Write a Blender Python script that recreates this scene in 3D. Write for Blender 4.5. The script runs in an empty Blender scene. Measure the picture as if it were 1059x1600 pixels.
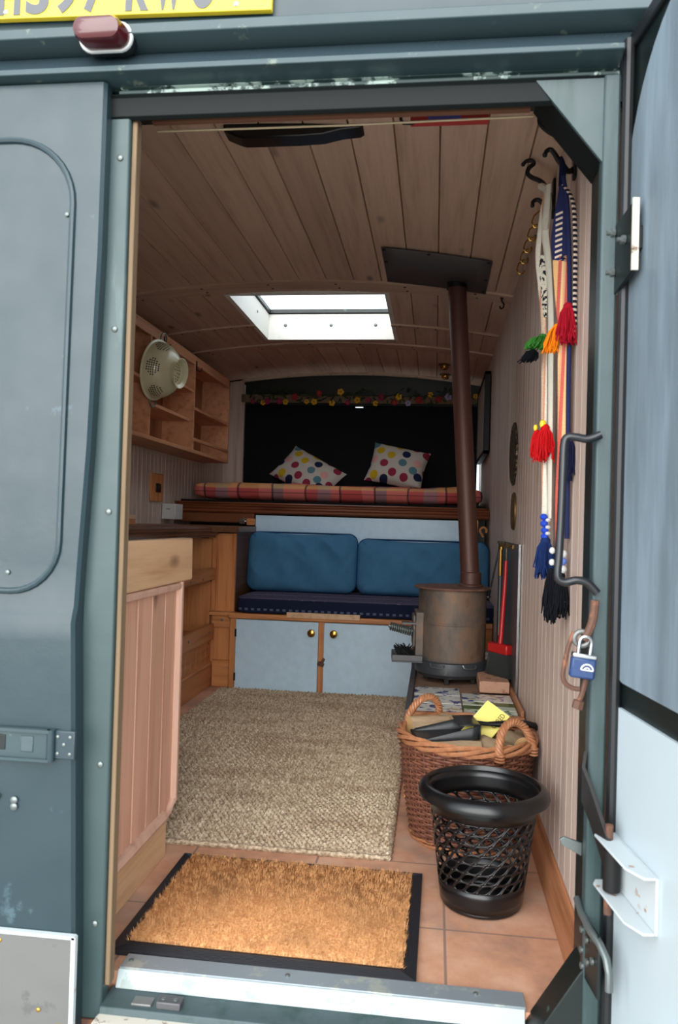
import bpy, bmesh, math, random
from math import sin, cos, pi, radians, sqrt
from mathutils import Vector, Matrix, noise
random.seed(7)
S = bpy.context.scene
COL = S.collection

# ------------------------------------------------------------------ camera, world, exposure
YAW, PITCH, ROLL = radians(7.0), radians(.85), .0286
f = Vector((-sin(YAW)*cos(PITCH), cos(YAW)*cos(PITCH), sin(PITCH)))
r0 = Vector((cos(YAW), sin(YAW), 0)); u0 = r0.cross(f)
rr = r0*cos(ROLL) + u0*sin(ROLL); uu = u0*cos(ROLL) - r0*sin(ROLL)
cd = bpy.data.cameras.new('camera'); cam = bpy.data.objects.new('camera', cd); COL.objects.link(cam)
m = Matrix((rr, uu, -f)).transposed().to_4x4(); m.translation = (0, -1.45, .89); cam.matrix_world = m
cd.sensor_fit = 'VERTICAL'; cd.sensor_height = 24; cd.lens = 1222*24/1600
cd.clip_start = .02; cd.clip_end = 300
cd.dof.use_dof = True; cd.dof.focus_distance = 3.6; cd.dof.aperture_fstop = 5.0
S.camera = cam
S.view_settings.view_transform = 'Standard'; S.view_settings.look = 'None'
S.view_settings.gamma = 1; S.view_settings.use_curve_mapping = False
S.view_settings.exposure = 1.4

w = bpy.data.worlds.new('overcast_sky'); S.world = w; w.use_nodes = True
wn = w.node_tree; bg = wn.nodes['Background']
tc = wn.nodes.new('ShaderNodeTexCoord'); sx = wn.nodes.new('ShaderNodeSeparateXYZ')
rp = wn.nodes.new('ShaderNodeValToRGB'); wn.links.new(tc.outputs['Generated'], sx.inputs[0])
wn.links.new(sx.outputs['Z'], rp.inputs[0]); wn.links.new(rp.outputs[0], bg.inputs[0])
rp.color_ramp.elements[0].color = (.80, .88, .95, 1); rp.color_ramp.elements[0].position = 0
rp.color_ramp.elements[1].color = (.84, .93, 1.02, 1); rp.color_ramp.elements[1].position = .8
bg.inputs[1].default_value = 1.0
sd = bpy.data.lights.new('horizon_fill', 'SUN'); horizon_fill = bpy.data.objects.new('horizon_fill', sd); COL.objects.link(horizon_fill)  # broad low light added to brighten the interior, standing for bright horizon clouds
sd.energy = 2.3; sd.angle = radians(75); sd.color = (1, .97, .92)
horizon_fill.rotation_euler = (radians(79), 0, radians(-3))

# ------------------------------------------------------------------ materials
def lin(c):
    c = [x/255 for x in c]
    return tuple([(x/12.92 if x <= .04045 else ((x+.055)/1.055)**2.4) for x in c]) + (1,)
class NT:
    def __init__(s, name):
        s.m = bpy.data.materials.new(name); s.m.use_nodes = True; s.t = s.m.node_tree
        s.b = s.t.nodes['Principled BSDF']
    def n(s, ty, **k):
        o = s.t.nodes.new(ty)
        for a, v in k.items(): setattr(o, a, v)
        return o
    def l(s, a, b): s.t.links.new(a, b)
    def math(s, op, a, b=None, c=None):
        o = s.n('ShaderNodeMath', operation=op)
        for i, v in enumerate((a, b, c)):
            if v is None: continue
            if isinstance(v, (int, float)): o.inputs[i].default_value = v
            else: s.l(v, o.inputs[i])
        return o.outputs[0]
    def pos(s, obj=False):
        if obj: return s.n('ShaderNodeTexCoord').outputs['Object']
        return s.n('ShaderNodeNewGeometry').outputs['Position']
    def mapping(s, src, sc=(1, 1, 1), rot=(0, 0, 0), loc=(0, 0, 0)):
        o = s.n('ShaderNodeMapping'); s.l(src, o.inputs[0])
        o.inputs['Scale'].default_value = sc; o.inputs['Rotation'].default_value = rot; o.inputs['Location'].default_value = loc
        return o.outputs[0]
    def noise(s, vec, scale, detail=4, rough=.55, out='Fac'):
        o = s.n('ShaderNodeTexNoise'); s.l(vec, o.inputs['Vector'])
        o.inputs['Scale'].default_value = scale; o.inputs['Detail'].default_value = detail; o.inputs['Roughness'].default_value = rough
        return o.outputs[out]
    def ramp(s, fac, stops, interp='LINEAR'):
        o = s.n('ShaderNodeValToRGB'); s.l(fac, o.inputs[0]); o.color_ramp.interpolation = interp
        e = o.color_ramp.elements
        while len(e) < len(stops): e.new(.5)
        for i, (p, c) in enumerate(stops):
            e[i].position = p; e[i].color = c if len(c) == 4 else tuple(c)+(1,)
        return o.outputs[0]
    def mix(s, fac, a, b, mode='MIX'):
        o = s.n('ShaderNodeMix', data_type='RGBA', blend_type=mode)
        for i, v in ((0, fac), (6, a), (7, b)):
            if isinstance(v, (int, float)): o.inputs[i].default_value = v
            elif isinstance(v, tuple): o.inputs[i].default_value = v
            else: s.l(v, o.inputs[i])
        return o.outputs[2]
    def bump(s, h, st=.3, dist=.002):
        o = s.n('ShaderNodeBump'); s.l(h, o.inputs['Height']); o.inputs['Strength'].default_value = st
        o.inputs['Distance'].default_value = dist; s.l(o.outputs[0], s.b.inputs['Normal'])
    def done(s, col=None, rough=.6, metal=0, spec=.5):
        if col is not None:
            if isinstance(col, tuple): s.b.inputs['Base Color'].default_value = col
            else: s.l(col, s.b.inputs['Base Color'])
        if isinstance(rough, (int, float)): s.b.inputs['Roughness'].default_value = rough
        else: s.l(rough, s.b.inputs['Roughness'])
        s.b.inputs['Metallic'].default_value = metal
        s.b.inputs['Specular IOR Level'].default_value = spec
        return s.m
def dk(c, k): return (c[0]*k, c[1]*k, c[2]*k, 1)

def wood(name, base, dark, axis='y', plank=None, knots=.5, rough=.6, vary=.18, obj=False, grain=1., spec=.35):
    t = NT(name); p = t.pos(obj); B, D = lin(base), lin(dark)
    ax = 'xyz'.index(axis)
    if plank:
        pa, pw, po = plank
        sp = t.n('ShaderNodeSeparateXYZ'); t.l(p, sp.inputs[0])
        idx = t.math('FLOOR', t.math('DIVIDE', t.math('SUBTRACT', sp.outputs['xyz'.index(pa)], po), pw))
        wnz = t.n('ShaderNodeTexWhiteNoise', noise_dimensions='1D'); t.l(idx, wnz.inputs['W'])
        cv = t.n('ShaderNodeCombineXYZ'); t.l(t.math('MULTIPLY', wnz.outputs['Value'], 9.7), cv.inputs[ax])
        va = t.n('ShaderNodeVectorMath', operation='ADD'); t.l(p, va.inputs[0]); t.l(cv.outputs[0], va.inputs[1])
        p = va.outputs[0]
    sc = [14.*grain]*3; sc[ax] = .9*grain
    g = t.noise(t.mapping(p, tuple(sc)), 2.2, 6, .62)
    sc2 = [90.]*3; sc2[ax] = 2.5
    g2 = t.noise(t.mapping(p, tuple(sc2)), 1.5, 3, .6)
    c = t.ramp(g, [(.28, dk(D, 1)), (.5, B), (.75, dk(B, 1.12))])
    c = t.mix(t.math('MULTIPLY', g2, .35), c, D, 'MIX')
    if knots:
        sk = [6.5]*3; sk[ax] = 2.6
        v = t.n('ShaderNodeTexVoronoi'); t.l(t.mapping(p, tuple(sk)), v.inputs['Vector']); v.inputs['Scale'].default_value = 1
        vr = t.n('ShaderNodeSeparateColor'); t.l(v.outputs['Color'], vr.inputs[0])
        sel = t.math('GREATER_THAN', vr.outputs[0], .45)
        kk = t.ramp(v.outputs['Distance'], [(.03, (1, 1, 1)), (.14, (0, 0, 0))])
        c = t.mix(t.math('MULTIPLY', t.math('MULTIPLY', kk, sel), knots), c, dk(D, .35))
    if plank:
        mr = t.math('ADD', t.math('MULTIPLY', wnz.outputs['Value'], vary*2), 1-vary)
        cc = t.n('ShaderNodeCombineColor')
        for i in range(3): t.l(mr, cc.inputs[i])
        c = t.mix(1., c, cc.outputs[0], 'MULTIPLY')
    t.bump(g2, .25, .0012)
    return t.done(c, rough, 0, spec)

def paint(name, col, rough=.4, worn=None, amount=.35, scale=9, spec=.5, metal=0, streak=False, vary=.12, lumps=.15):
    t = NT(name); p = t.pos(); C = lin(col)
    a = t.noise(p, 3.1, 5, .6)
    c = t.mix(a, dk(C, 1-vary*1.6), dk(C, 1+vary*1.6))
    if worn:
        q = t.mapping(p, (1, 1, .12)) if streak else p
        b = t.noise(q, scale, 7, .68)
        c = t.mix(t.ramp(b, [(.62-amount*.25, (0, 0, 0)), (.66-amount*.25+(.12 if streak else .015), (1, 1, 1))]), c, lin(worn))
    t.bump(t.noise(p, 22, 5, .6), lumps, .004)
    r = t.math('ADD', t.math('MULTIPLY', t.noise(p, 12, 4), .25), rough-.12)
    return t.done(c, r, metal, spec)
def plain(name, col, rough=.5, metal=0, spec=.5, bump=0, bscale=60):
    t = NT(name); p = t.pos(); C = lin(col)
    a = t.noise(p, 25, 4)
    if bump: t.bump(t.noise(p, bscale, 4), bump, .002)
    return t.done(t.mix(a, dk(C, .88), dk(C, 1.12)), rough, metal, spec)
def fabric(name, col, col2=None, rough=.95, scale=9, weave=900):
    t = NT(name); p = t.pos(True); C = lin(col); C2 = lin(col2) if col2 else dk(C, .72)
    a = t.noise(p, scale, 5, .65)
    t.bump(t.noise(p, weave, 2), .5, .0008)
    return t.done(t.mix(a, C2, dk(C, 1.1)), rough, 0, .15)

# ------------------------------------------------------------------ mesh builder
class MB:
    def __init__(s, M=None): s.v, s.f, s.M, s.mi, s.cur = [], [], M, [], 0
    def pt(s, p):
        p = Vector(p); s.v.append(s.M @ p if s.M else p); return len(s.v)-1
    def face(s, ids): s.f.append(ids); s.mi.append(s.cur)
    def box(s, x0, x1, y0, y1, z0, z1):
        i = [s.pt((x, y, z)) for z in (z0, z1) for y in (y0, y1) for x in (x0, x1)]
        for q in ((0, 2, 3, 1), (4, 5, 7, 6), (0, 1, 5, 4), (2, 6, 7, 3), (0, 4, 6, 2), (1, 3, 7, 5)): s.face([i[k] for k in q])
        return s
    def cbox(s, c, d, R=None):
        o = s.M; T = Matrix.Translation(c) @ (R.to_4x4() if R else Matrix())
        s.M = (o @ T) if o else T
        s.box(-d[0]/2, d[0]/2, -d[1]/2, d[1]/2, -d[2]/2, d[2]/2); s.M = o; return s
    def prism(s, poly, ax, a, b):
        def P(u, v, w): return {'x': (w, u, v), 'y': (u, w, v), 'z': (u, v, w)}[ax]
        A = [s.pt(P(u, v, a)) for u, v in poly]; B = [s.pt(P(u, v, b)) for u, v in poly]; n = len(poly)
        s.face(A[::-1]); s.face(B)
        for i in range(n): s.face([A[i], A[(i+1) % n], B[(i+1) % n], B[i]])
        return s
    def tube(s, path, r, n=8, closed=False, caps=True, flat=1.):
        P = [Vector(p) for p in path]; N = len(P)
        R = r if isinstance(r, (list, tuple)) else [r]*N
        rings = []; up = None
        for i in range(N):
            if closed: d = P[(i+1) % N]-P[i-1]
            else: d = P[min(i+1, N-1)]-P[max(i-1, 0)]
            if d.length < 1e-9: d = Vector((0, 0, 1))
            d.normalize()
            if up is None:
                up = Vector((0, 0, 1)) if abs(d.z) < .9 else Vector((1, 0, 0))
            a = d.cross(up)
            if a.length < 1e-5: a = d.orthogonal()
            a.normalize(); b = a.cross(d).normalized(); up = b
            rings.append([s.pt(P[i]+(a*cos(2*pi*k/n)+b*sin(2*pi*k/n)*flat)*R[i]) for k in range(n)])
        m_ = N if closed else N-1
        for i in range(m_):
            A, B = rings[i], rings[(i+1) % N]
            for k in range(n): s.face([A[k], A[(k+1) % n], B[(k+1) % n], B[k]])
        if caps and not closed: s.face(rings[0][::-1]); s.face(rings[-1])
        return s
    def lathe(s, prof, c=(0, 0, 0), n=32, R=None, sx=1, sy=1, caps=False):
        T = Matrix.Translation(c) @ (R.to_4x4() if R else Matrix()); o = s.M; s.M = (o @ T) if o else T
        rings = []
        for r, z in prof:
            if r < 1e-6: rings.append([s.pt((0, 0, z))])
            else: rings.append([s.pt((r*cos(2*pi*k/n)*sx, r*sin(2*pi*k/n)*sy, z)) for k in range(n)])
        for A, B in zip(rings, rings[1:]):
            for k in range(n):
                k2 = (k+1) % n
                if len(A) == 1 and len(B) == 1: continue
                if len(A) == 1: s.face([A[0], B[k2], B[k]])
                elif len(B) == 1: s.face([A[k], A[k2], B[0]])
                else: s.face([A[k], A[k2], B[k2], B[k]])
        s.M = o; return s
    def ball(s, c, r, n=10, R=None):
        if isinstance(r, (int, float)): r = (r, r, r)
        T = Matrix.Translation(c) @ (R.to_4x4() if R else Matrix()) @ Matrix.Diagonal((*r, 1)); o = s.M; s.M = (o @ T) if o else T
        h = max(3, n//2)
        s.lathe([(sin(pi*i/h) if 0 < i < h else 0, -cos(pi*i/h)) for i in range(h+1)], n=n); s.M = o; return s
    def grid(s, fn, nu, nv, cu=False, cv=False):
        I = [[s.pt(fn(i/nu, j/nv)) for j in range(nv if cv else nv+1)] for i in range(nu if cu else nu+1)]
        for i in range(nu):
            for j in range(nv):
                a, b = (i+1) % len(I), (j+1) % len(I[0])
                s.face([I[i][j], I[a][j], I[a][b], I[i][b]])
        return s
    def build(s, name, mat, parent=None, ang=35, bevel=0, solid=0, sub=0, base=False):
        V = s.v
        lo = Vector([min(v[i] for v in V) for i in range(3)]); hi = Vector([max(v[i] for v in V) for i in range(3)])
        c = (lo+hi)/2; c.z = lo.z
        me = bpy.data.meshes.new(name); me.from_pydata([v-c for v in V], [], s.f); me.validate(verbose=False)
        for mm in (mat if isinstance(mat, list) else [mat]): me.materials.append(mm)
        if len(me.polygons) == len(s.mi) and isinstance(mat, list): me.polygons.foreach_set('material_index', s.mi)
        bm = bmesh.new(); bm.from_mesh(me); bmesh.ops.recalc_face_normals(bm, faces=bm.faces); bm.to_mesh(me); bm.free()
        me.polygons.foreach_set('use_smooth', [True]*len(me.polygons))
        me.set_sharp_from_angle(angle=radians(ang))
        o = bpy.data.objects.new(name, me); COL.objects.link(o)
        pw = WL.get(parent.name, Vector()) if parent else Vector()
        o.parent = parent; o.location = c-pw; WL[o.name] = c
        if bevel:
            b = o.modifiers.new('bevel', 'BEVEL'); b.width = bevel; b.segments = 2; b.limit_method = 'ANGLE'; b.angle_limit = radians(40)
        if solid:
            b = o.modifiers.new('solid', 'SOLIDIFY'); b.thickness = solid; b.offset = 0
        if sub:
            b = o.modifiers.new('sub', 'SUBSURF'); b.levels = sub; b.render_levels = sub
        return o
WL = {}
def tag(o, label, cat=None, group=None, kind=None):
    o['label'] = label
    if cat: o['category'] = cat
    if group: o['group'] = group
    if kind: o['kind'] = kind
    return o
def thing(name, loc, label, cat, group=None, kind=None):
    o = bpy.data.objects.new(name, None); COL.objects.link(o); o.location = loc; o.empty_display_size = .05
    WL[o.name] = Vector(loc); return tag(o, label, cat, group, kind)
def copy_tree(o, delta, parent=None):
    c = o.copy(); COL.objects.link(c); c.parent = parent
    if parent is None: c.location = Vector(o.location)+Vector(delta)
    WL[c.name] = WL[o.name]+Vector(delta)
    for ch in list(o.children): copy_tree(ch, delta, c)
    return c
def text_mesh(name, s, size, M, mat, parent, depth=.001, sx=1, bold=0, spacing=1):
    cu = bpy.data.curves.new(name, 'FONT'); cu.body = s; cu.size = size; cu.extrude = depth; cu.offset = bold; cu.space_character = spacing
    to = bpy.data.objects.new(name, cu); COL.objects.link(to)
    bpy.context.view_layer.update()
    me = bpy.data.meshes.new_from_object(to.evaluated_get(bpy.context.evaluated_depsgraph_get()))
    bpy.data.objects.remove(to); b = MB(M @ Matrix.Diagonal((sx, 1, 1, 1)))
    for v in me.vertices: b.pt(v.co)
    for p in me.polygons: b.face(list(p.vertices))
    return b.build(name, mat, parent, 30)
def arc(c, r, a0, a1, n, plane='xz'):
    out = []
    for i in range(n+1):
        a = radians(a0+(a1-a0)*i/n); u, v = r*cos(a), r*sin(a)
        out.append({'xz': (c[0]+u, c[1], c[2]+v), 'xy': (c[0]+u, c[1]+v, c[2]), 'yz': (c[0], c[1]+u, c[2]+v)}[plane])
    return out
def rrect(x0, x1, z0, z1, r, n=6):
    out = []
    for cx, cz, a in ((x1-r, z1-r, 0), (x0+r, z1-r, 90), (x0+r, z0+r, 180), (x1-r, z0+r, 270)):
        for i in range(n+1):
            t = radians(a+90*i/n); out.append((cx+r*cos(t), cz+r*sin(t)))
    return out
def screws(pts, ax, r, mat, parent, name='screw'):
    R = {'x': Matrix.Rotation(pi/2, 3, 'Y'), 'y': Matrix.Rotation(pi/2, 3, 'X'), 'z': Matrix()}[ax]
    for p in pts:
        MB().lathe([(0, -r*.35), (r, -r*.35), (r, r*.1), (r*.6, r*.4), (0, r*.45)], p, 10, R).build(name, mat, parent)

M = {}
GREEN = (36, 54, 60)
M['green'] = paint('painted_green_steel', GREEN, .34, (64, 84, 92), -.05, 7, vary=.1)
M['green_worn'] = paint('worn_green_paint', (62, 78, 81), .42, (36, 60, 56), .5, 10, streak=True, vary=.12)
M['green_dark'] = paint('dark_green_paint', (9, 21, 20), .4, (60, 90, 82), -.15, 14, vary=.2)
M['green_jamb'] = paint('dark_worn_jamb_paint', (50, 68, 69), .4, (96, 116, 114), .1, 10, streak=True, vary=.15)
M['chip_line'] = paint('chipped_green_edge', (40, 58, 56), .4, (150, 168, 160), .45, 18, vary=.2)
M['beam'] = paint('grey_green_beam_paint', (48, 62, 69), .28, (90, 110, 122), -.25, 8, vary=.1)
M['lip'] = paint('chipped_lip_paint', (50, 68, 72), .35, (100, 110, 100), -.02, 16, vary=.15)
M['header'] = plain('shade_darkened_header_green', (7, 14, 14), .55, spec=.2)  # near-black green: shade under the beam lip is put into the colour
M['rubber'] = plain('black_rubber', (20, 22, 25), .45)
M['grey_panel'] = paint('grey_door_lining', (104, 116, 124), .5, (128, 144, 154), .55, 5, streak=True, vary=.1)
M['white_paint'] = paint('white_door_paint', (188, 200, 205), .35, vary=.02, lumps=.06)
M['white_rust'] = paint('white_paint_with_rust', (196, 204, 206), .4, (160, 110, 60), .06, 22, vary=.03)
M['steel'] = paint('brushed_steel', (116, 116, 114), .42, (104, 104, 102), .2, 12, metal=.5, vary=.06)
M['alu'] = paint('aluminium_sill', (150, 160, 166), .38, (176, 180, 172), .3, 11, metal=.45, vary=.08)
M['sillwhite'] = paint('worn_white_sill_face', (166, 178, 178), .5, (142, 154, 150), .2, 14, vary=.1)
M['peel'] = paint('peeling_white_paint', (206, 200, 186), .6, (110, 84, 60), .2, 30, vary=.1)
M['iron'] = plain('black_iron', (22, 20, 20), .5, .3)
M['rust'] = paint('rusty_iron', (92, 62, 48), .7, (130, 84, 60), .4, 40, vary=.2)
M['bolt'] = plain('old_bolt_steel', (116, 124, 122), .4, .7)
M['brass'] = plain('brass', (190, 146, 70), .25, 1.)
M['brass_dark'] = plain('dark_brass', (120, 96, 60), .4, .8)
M['chrome'] = plain('chrome', (190, 192, 194), .18, 1.)
M['blackplastic'] = plain('black_plastic', (15, 16, 18), .28)
M['white_plastic'] = plain('white_plastic', (206, 208, 206), .45)
M['ceil'] = wood('limewashed_ceiling_boards', (212, 184, 162), (184, 154, 132), 'y', ('x', .12333, -1.0), 1.0, .5, .09)
M['ceil_cross'] = wood('ceiling_batten_wood', (204, 176, 154), (176, 146, 124), 'x', None, .4)
M['wall'] = wood('limewashed_wall_boards', (204, 184, 172), (172, 146, 132), 'z', ('y', .075, .075), .25, .5, .08)
M['pine'] = wood('waxed_pine', (210, 158, 120), (180, 122, 86), 'z', None, .6, .5)
M['pine_y'] = wood('waxed_pine_rail', (194, 140, 106), (156, 98, 66), 'y', None, .6, .5)
M['pine_pale_y'] = wood('pale_pine_rail', (222, 184, 144), (196, 150, 112), 'y', None, .8, .5)
M['pine_pink'] = wood('pinkish_pine_boards', (212, 166, 142), (184, 136, 112), 'z', ('y', .093, .03), .9, .5, .08)
M['pine_edge'] = wood('pale_pine_moulding', (214, 176, 156), (184, 138, 116), 'z', None, 0, .45)
M['orange'] = wood('orange_pine', (212, 144, 90), (170, 100, 54), 'z', ('x', .09, .02), .5, .45, .12)
M['orange_x'] = wood('orange_pine_rail', (212, 146, 92), (170, 102, 56), 'x', None, .4, .45)
M['orange_y'] = wood('orange_pine_front', (196, 130, 82), (150, 90, 52), 'y', None, .4, .45)
M['shelf'] = wood('shelf_pine', (206, 148, 110), (168, 108, 74), 'y', None, .5, .5)
M['shelf_back'] = wood('shelf_back_boards', (170, 114, 80), (128, 78, 50), 'z', ('y', .1, 0), .4, .55, .12)
M['brown'] = wood('dark_varnished_moulding', (128, 72, 44), (84, 42, 24), 'x', None, 0, .35, grain=1.4)
M['brown_y'] = wood('dark_worktop_wood', (116, 78, 54), (74, 46, 30), 'y', None, .2, .35, grain=1.4)
M['trimwood'] = wood('door_edge_wood', (124, 104, 80), (86, 68, 50), 'z', None, 0, .7)
M['skirt'] = wood('skirting_wood', (176, 118, 82), (128, 78, 50), 'y', None, .2, .5)
M['bluewhite'] = plain('pale_blue_painted_board', (196, 222, 240), .4)
M['counter'] = plain('dark_grey_worktop', (74, 80, 86), .25)
M['black'] = fabric('black_blind_cloth', (24, 25, 28))
# terracotta floor
t = NT('terracotta_floor_tiles'); p = t.pos()
br = t.n('ShaderNodeTexBrick'); t.l(t.mapping(p, (1, 1, 1), (0, 0, 0), (.285, .02, 0)), br.inputs['Vector'])
br.offset = 0; br.inputs['Scale'].default_value = 1; br.inputs['Brick Width'].default_value = .33; br.inputs['Row Height'].default_value = .33
br.inputs['Mortar Size'].default_value = .003; br.inputs['Color1'].default_value = (0, 0, 0, 1); br.inputs['Color2'].default_value = (1, 1, 1, 1)
br.inputs['Mortar'].default_value = (.5, .5, .5, 1)
c = t.ramp(t.noise(p, 6, 7, .62), [(.3, lin((160, 124, 106))), (.48, lin((200, 148, 118))), (.7, lin((218, 176, 150)))])
c = t.mix(t.ramp(t.noise(p, 2.3, 5, .6), [(.5, (0, 0, 0)), (.68, (.8, .8, .8))]), c, lin((166, 152, 144)))
c = t.mix(t.math('MULTIPLY', br.outputs['Fac'], .8), c, lin((128, 108, 98)))
t.bump(t.noise(p, 30, 4), .2, .001); M['tile'] = t.done(c, .42, 0, .4)
# rust / stove metals
t = NT('rusty_stove_steel'); p = t.pos()
sp = t.n('ShaderNodeSeparateXYZ'); t.l(p, sp.inputs[0])
a = t.noise(t.mapping(p, (1, 1, .5)), 9, 7, .7)
c = t.ramp(a, [(.3, lin((78, 72, 68))), (.48, lin((112, 100, 90))), (.6, lin((134, 106, 86))), (.75, lin((100, 82, 72)))])
c = t.mix(t.ramp(t.math('ADD', sp.outputs[2], t.math('MULTIPLY', a, .06)), [(.375, (1, 1, 1)), (.40, (0, 0, 0))]), c, lin((64, 70, 76)))
t.bump(a, .3, .002); M['stove'] = t.done(c, .6, .35, .4)
t = NT('rust_brown_flue'); p = t.pos(); a = t.noise(p, 60, 4, .6); b = t.noise(t.mapping(p, (1, 1, .3)), 8, 5)
t.bump(a, .5, .001); M['flue'] = t.done(t.mix(b, lin((70, 42, 36)), lin((104, 66, 54))), .5, .2, .5)
M['stove_base'] = paint('black_stove_base', (56, 60, 64), .45, (100, 96, 90), .1, 20, vary=.2)
M['lid'] = paint('rusty_lid', (104, 72, 60), .6, (134, 92, 72), .3, 20, vary=.2)
M['plate'] = plain('dark_grey_flue_plate', (92, 92, 94), .5, .5)
M['terracotta'] = paint('brick_clay', (190, 146, 120), .8, (150, 104, 84), .3, 30, vary=.12, lumps=.6)
def glass(name, tint=(1, 1, 1, 1)):
    t = NT(name); tr = t.n('ShaderNodeBsdfTransparent'); tr.inputs[0].default_value = tint
    gl = t.n('ShaderNodeBsdfGlossy'); gl.inputs['Roughness'].default_value = .02
    mx = t.n('ShaderNodeMixShader'); mx.inputs[0].default_value = .06; t.l(tr.outputs[0], mx.inputs[1]); t.l(gl.outputs[0], mx.inputs[2])
    t.l(mx.outputs[0], t.t.nodes['Material Output'].inputs[0]); return t.m
M['glass'] = glass('window_glass', (.97, .98, .98, 1))


# ------------------------------------------------------------------ the setting: ground, floor, walls, ceiling
XL, XR, YB = -1.55, .31, 4.2
def zc(x): return 1.90+.075*(1-((x+.62)/.93)**2)
t = NT('grey_gravel'); p = t.pos(); v = t.n('ShaderNodeTexVoronoi'); t.l(p, v.inputs['Vector']); v.inputs['Scale'].default_value = 90
t.bump(v.outputs['Distance'], .8, .006)
gm = t.done(t.mix(t.noise(p, 60, 3), lin((160, 156, 150)), lin((205, 200, 192))), .9)
tag(MB().box(-12, 12, -14, 12, -.62, -.60).build('ground', gm), 'grey gravel ground outside the van', 'ground', kind='structure')
tag(MB().box(XL-.02, XR+.02, .038, YB+.02, -.04, 0).build('floor', M['tile']), 'terracotta tiled van floor', 'floor', kind='structure')
# walls: tongue and groove boards with V grooves
def board_wall(x, y0, y1, z0, z1, side, pitch=.075):
    b = MB(); ys = []; y = y0
    prof = []
    g = .003
    while y < y1-1e-6:
        e = min(y+pitch, y1)
        prof += [(x+side*g*.9, y), (x, y+g*.8), (x, e-g*.8)]; y = e
    prof.append((x+side*g*.9, y1))
    for i, (px, py) in enumerate(prof):
        b.pt((px, py, z0)); b.pt((px, py, z1))
    for i in range(len(prof)-1): b.face([2*i, 2*i+2, 2*i+3, 2*i+1])
    n = len(prof)
    k = [b.pt((x+side*.03, y0, z0)), b.pt((x+side*.03, y0, z1)), b.pt((x+side*.03, y1, z0)), b.pt((x+side*.03, y1, z1))]
    b.face([k[0], k[1], k[3], k[2]])
    return b
tag(board_wall(XR, .075, YB, 0, 1.93, 1).build('wall_right', M['wall'], ang=20), 'narrow limewashed vertical boards right of the stove', 'wall', kind='structure')
tag(board_wall(XL, .02, YB, 0, 1.93, -1, .06).build('wall_left', M['wall'], ang=20), 'narrow limewashed vertical boards behind the shelves', 'wall', kind='structure')
# ceiling planks
b = MB()
g = .007
def plank(x0, x1, y0, y1):
    x0 = max(x0, XL-.02); x1 = min(x1, XR+.02)
    if x1-x0 < .002: return
    P = [(x0, zc(x0)+.014), (x0+.0028, zc(x0)), (x1-.0028, zc(x1)), (x1, zc(x1)+.014)]
    ids = [[b.pt((x, y, z)) for x, z in P] for y in (y0, y1)]
    for i in range(3): b.face([ids[0][i], ids[0][i+1], ids[1][i+1], ids[1][i]])
SX0, SX1, SY0, SY1 = -1.0, -.26, 2.17, 3.05
for k in range(-5, 11):
    x0 = SX0+k*(SX1-SX0)/6; x1 = x0+(SX1-SX0)/6
    if x0 >= SX0-1e-4 and x1 <= SX1+1e-4:
        plank(x0, x1, .0, SY0); plank(x0, x1, SY1, YB)
    else: plank(x0, x1, .0, YB)
ceil = tag(b.build('ceiling', M['ceil'], ang=20), 'arched ceiling of limewashed pine boards', 'ceiling', kind='structure')
# sealed outer roof skin
b = MB()
for (x0, x1, y0, y1) in ((-1.72, SX0, .0, YB+.1), (SX1, .34, .0, YB+.1), (SX0, SX1, .0, SY0), (SX0, SX1, SY1, YB+.1)):
    b.box(x0, x1, y0, y1, 2.11, 2.14)
tag(b.build('trim_1', M['green']), 'green outer roof skin', 'roof', kind='structure')
# battens across the ceiling
n = 2
for (y0, y1, x0, x1) in ((1.985, 2.10, XL, XR), (2.70, 2.735, XL, SX0), (2.70, 2.735, SX1, XR), (3.16, 3.27, XL, XR), (4.10, 4.17, XL, XR)):
    b = MB(); N = 24
    b.grid(lambda u, v: (x0+(x1-x0)*u, y0+(y1-y0)*[0, 0, 1, 1][round(v*3)], zc(x0+(x1-x0)*u)-[-.006, .009, .009, -.006][round(v*3)]), N, 3)
    o = tag(b.build('trim_%d' % n, M['ceil_cross'], ang=30), 'cross batten of the boarded ceiling', 'batten', kind='structure'); n += 1
    for q in range(6):
        xx = x0+(x1-x0)*(q+.5)/6
        for dy in ((.25, .75) if y1-y0 > .1 else (.5,)):
            MB().lathe([(0, -.003), (.006, -.002), (.006, 0)], (xx+(dy-.5)*.02, y0+(y1-y0)*dy, zc(xx)-.0085), 8).build('screw_head', M['iron'], o)
# back wall with window opening
b = MB(); WX0, WX1, WZ0, WZ1 = -1.40, .306, 1.10, 1.745
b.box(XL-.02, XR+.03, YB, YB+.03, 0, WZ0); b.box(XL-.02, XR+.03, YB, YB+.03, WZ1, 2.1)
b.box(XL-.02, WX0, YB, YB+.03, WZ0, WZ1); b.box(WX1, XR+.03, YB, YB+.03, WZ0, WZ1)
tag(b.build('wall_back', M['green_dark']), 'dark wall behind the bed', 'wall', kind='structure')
wt = thing('window_2', (-.55, YB+.02, WZ0), 'wide rear window almost covered by the black blind', 'window', kind='structure')
MB().box(WX0, WX1, YB+.018, YB+.022, WZ0, WZ1).build('pane', M['glass'], wt)
b = MB()
b.box(WX0, WX0+.012, YB-.005, YB+.03, WZ0, WZ1)
b.build('window_frame', M['alu'], wt)
MB().box(-1.345, -1.315, 4.155, 4.165, 1.62, 1.735).build('window_catch', M['plate'], wt, bevel=.004)
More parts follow.
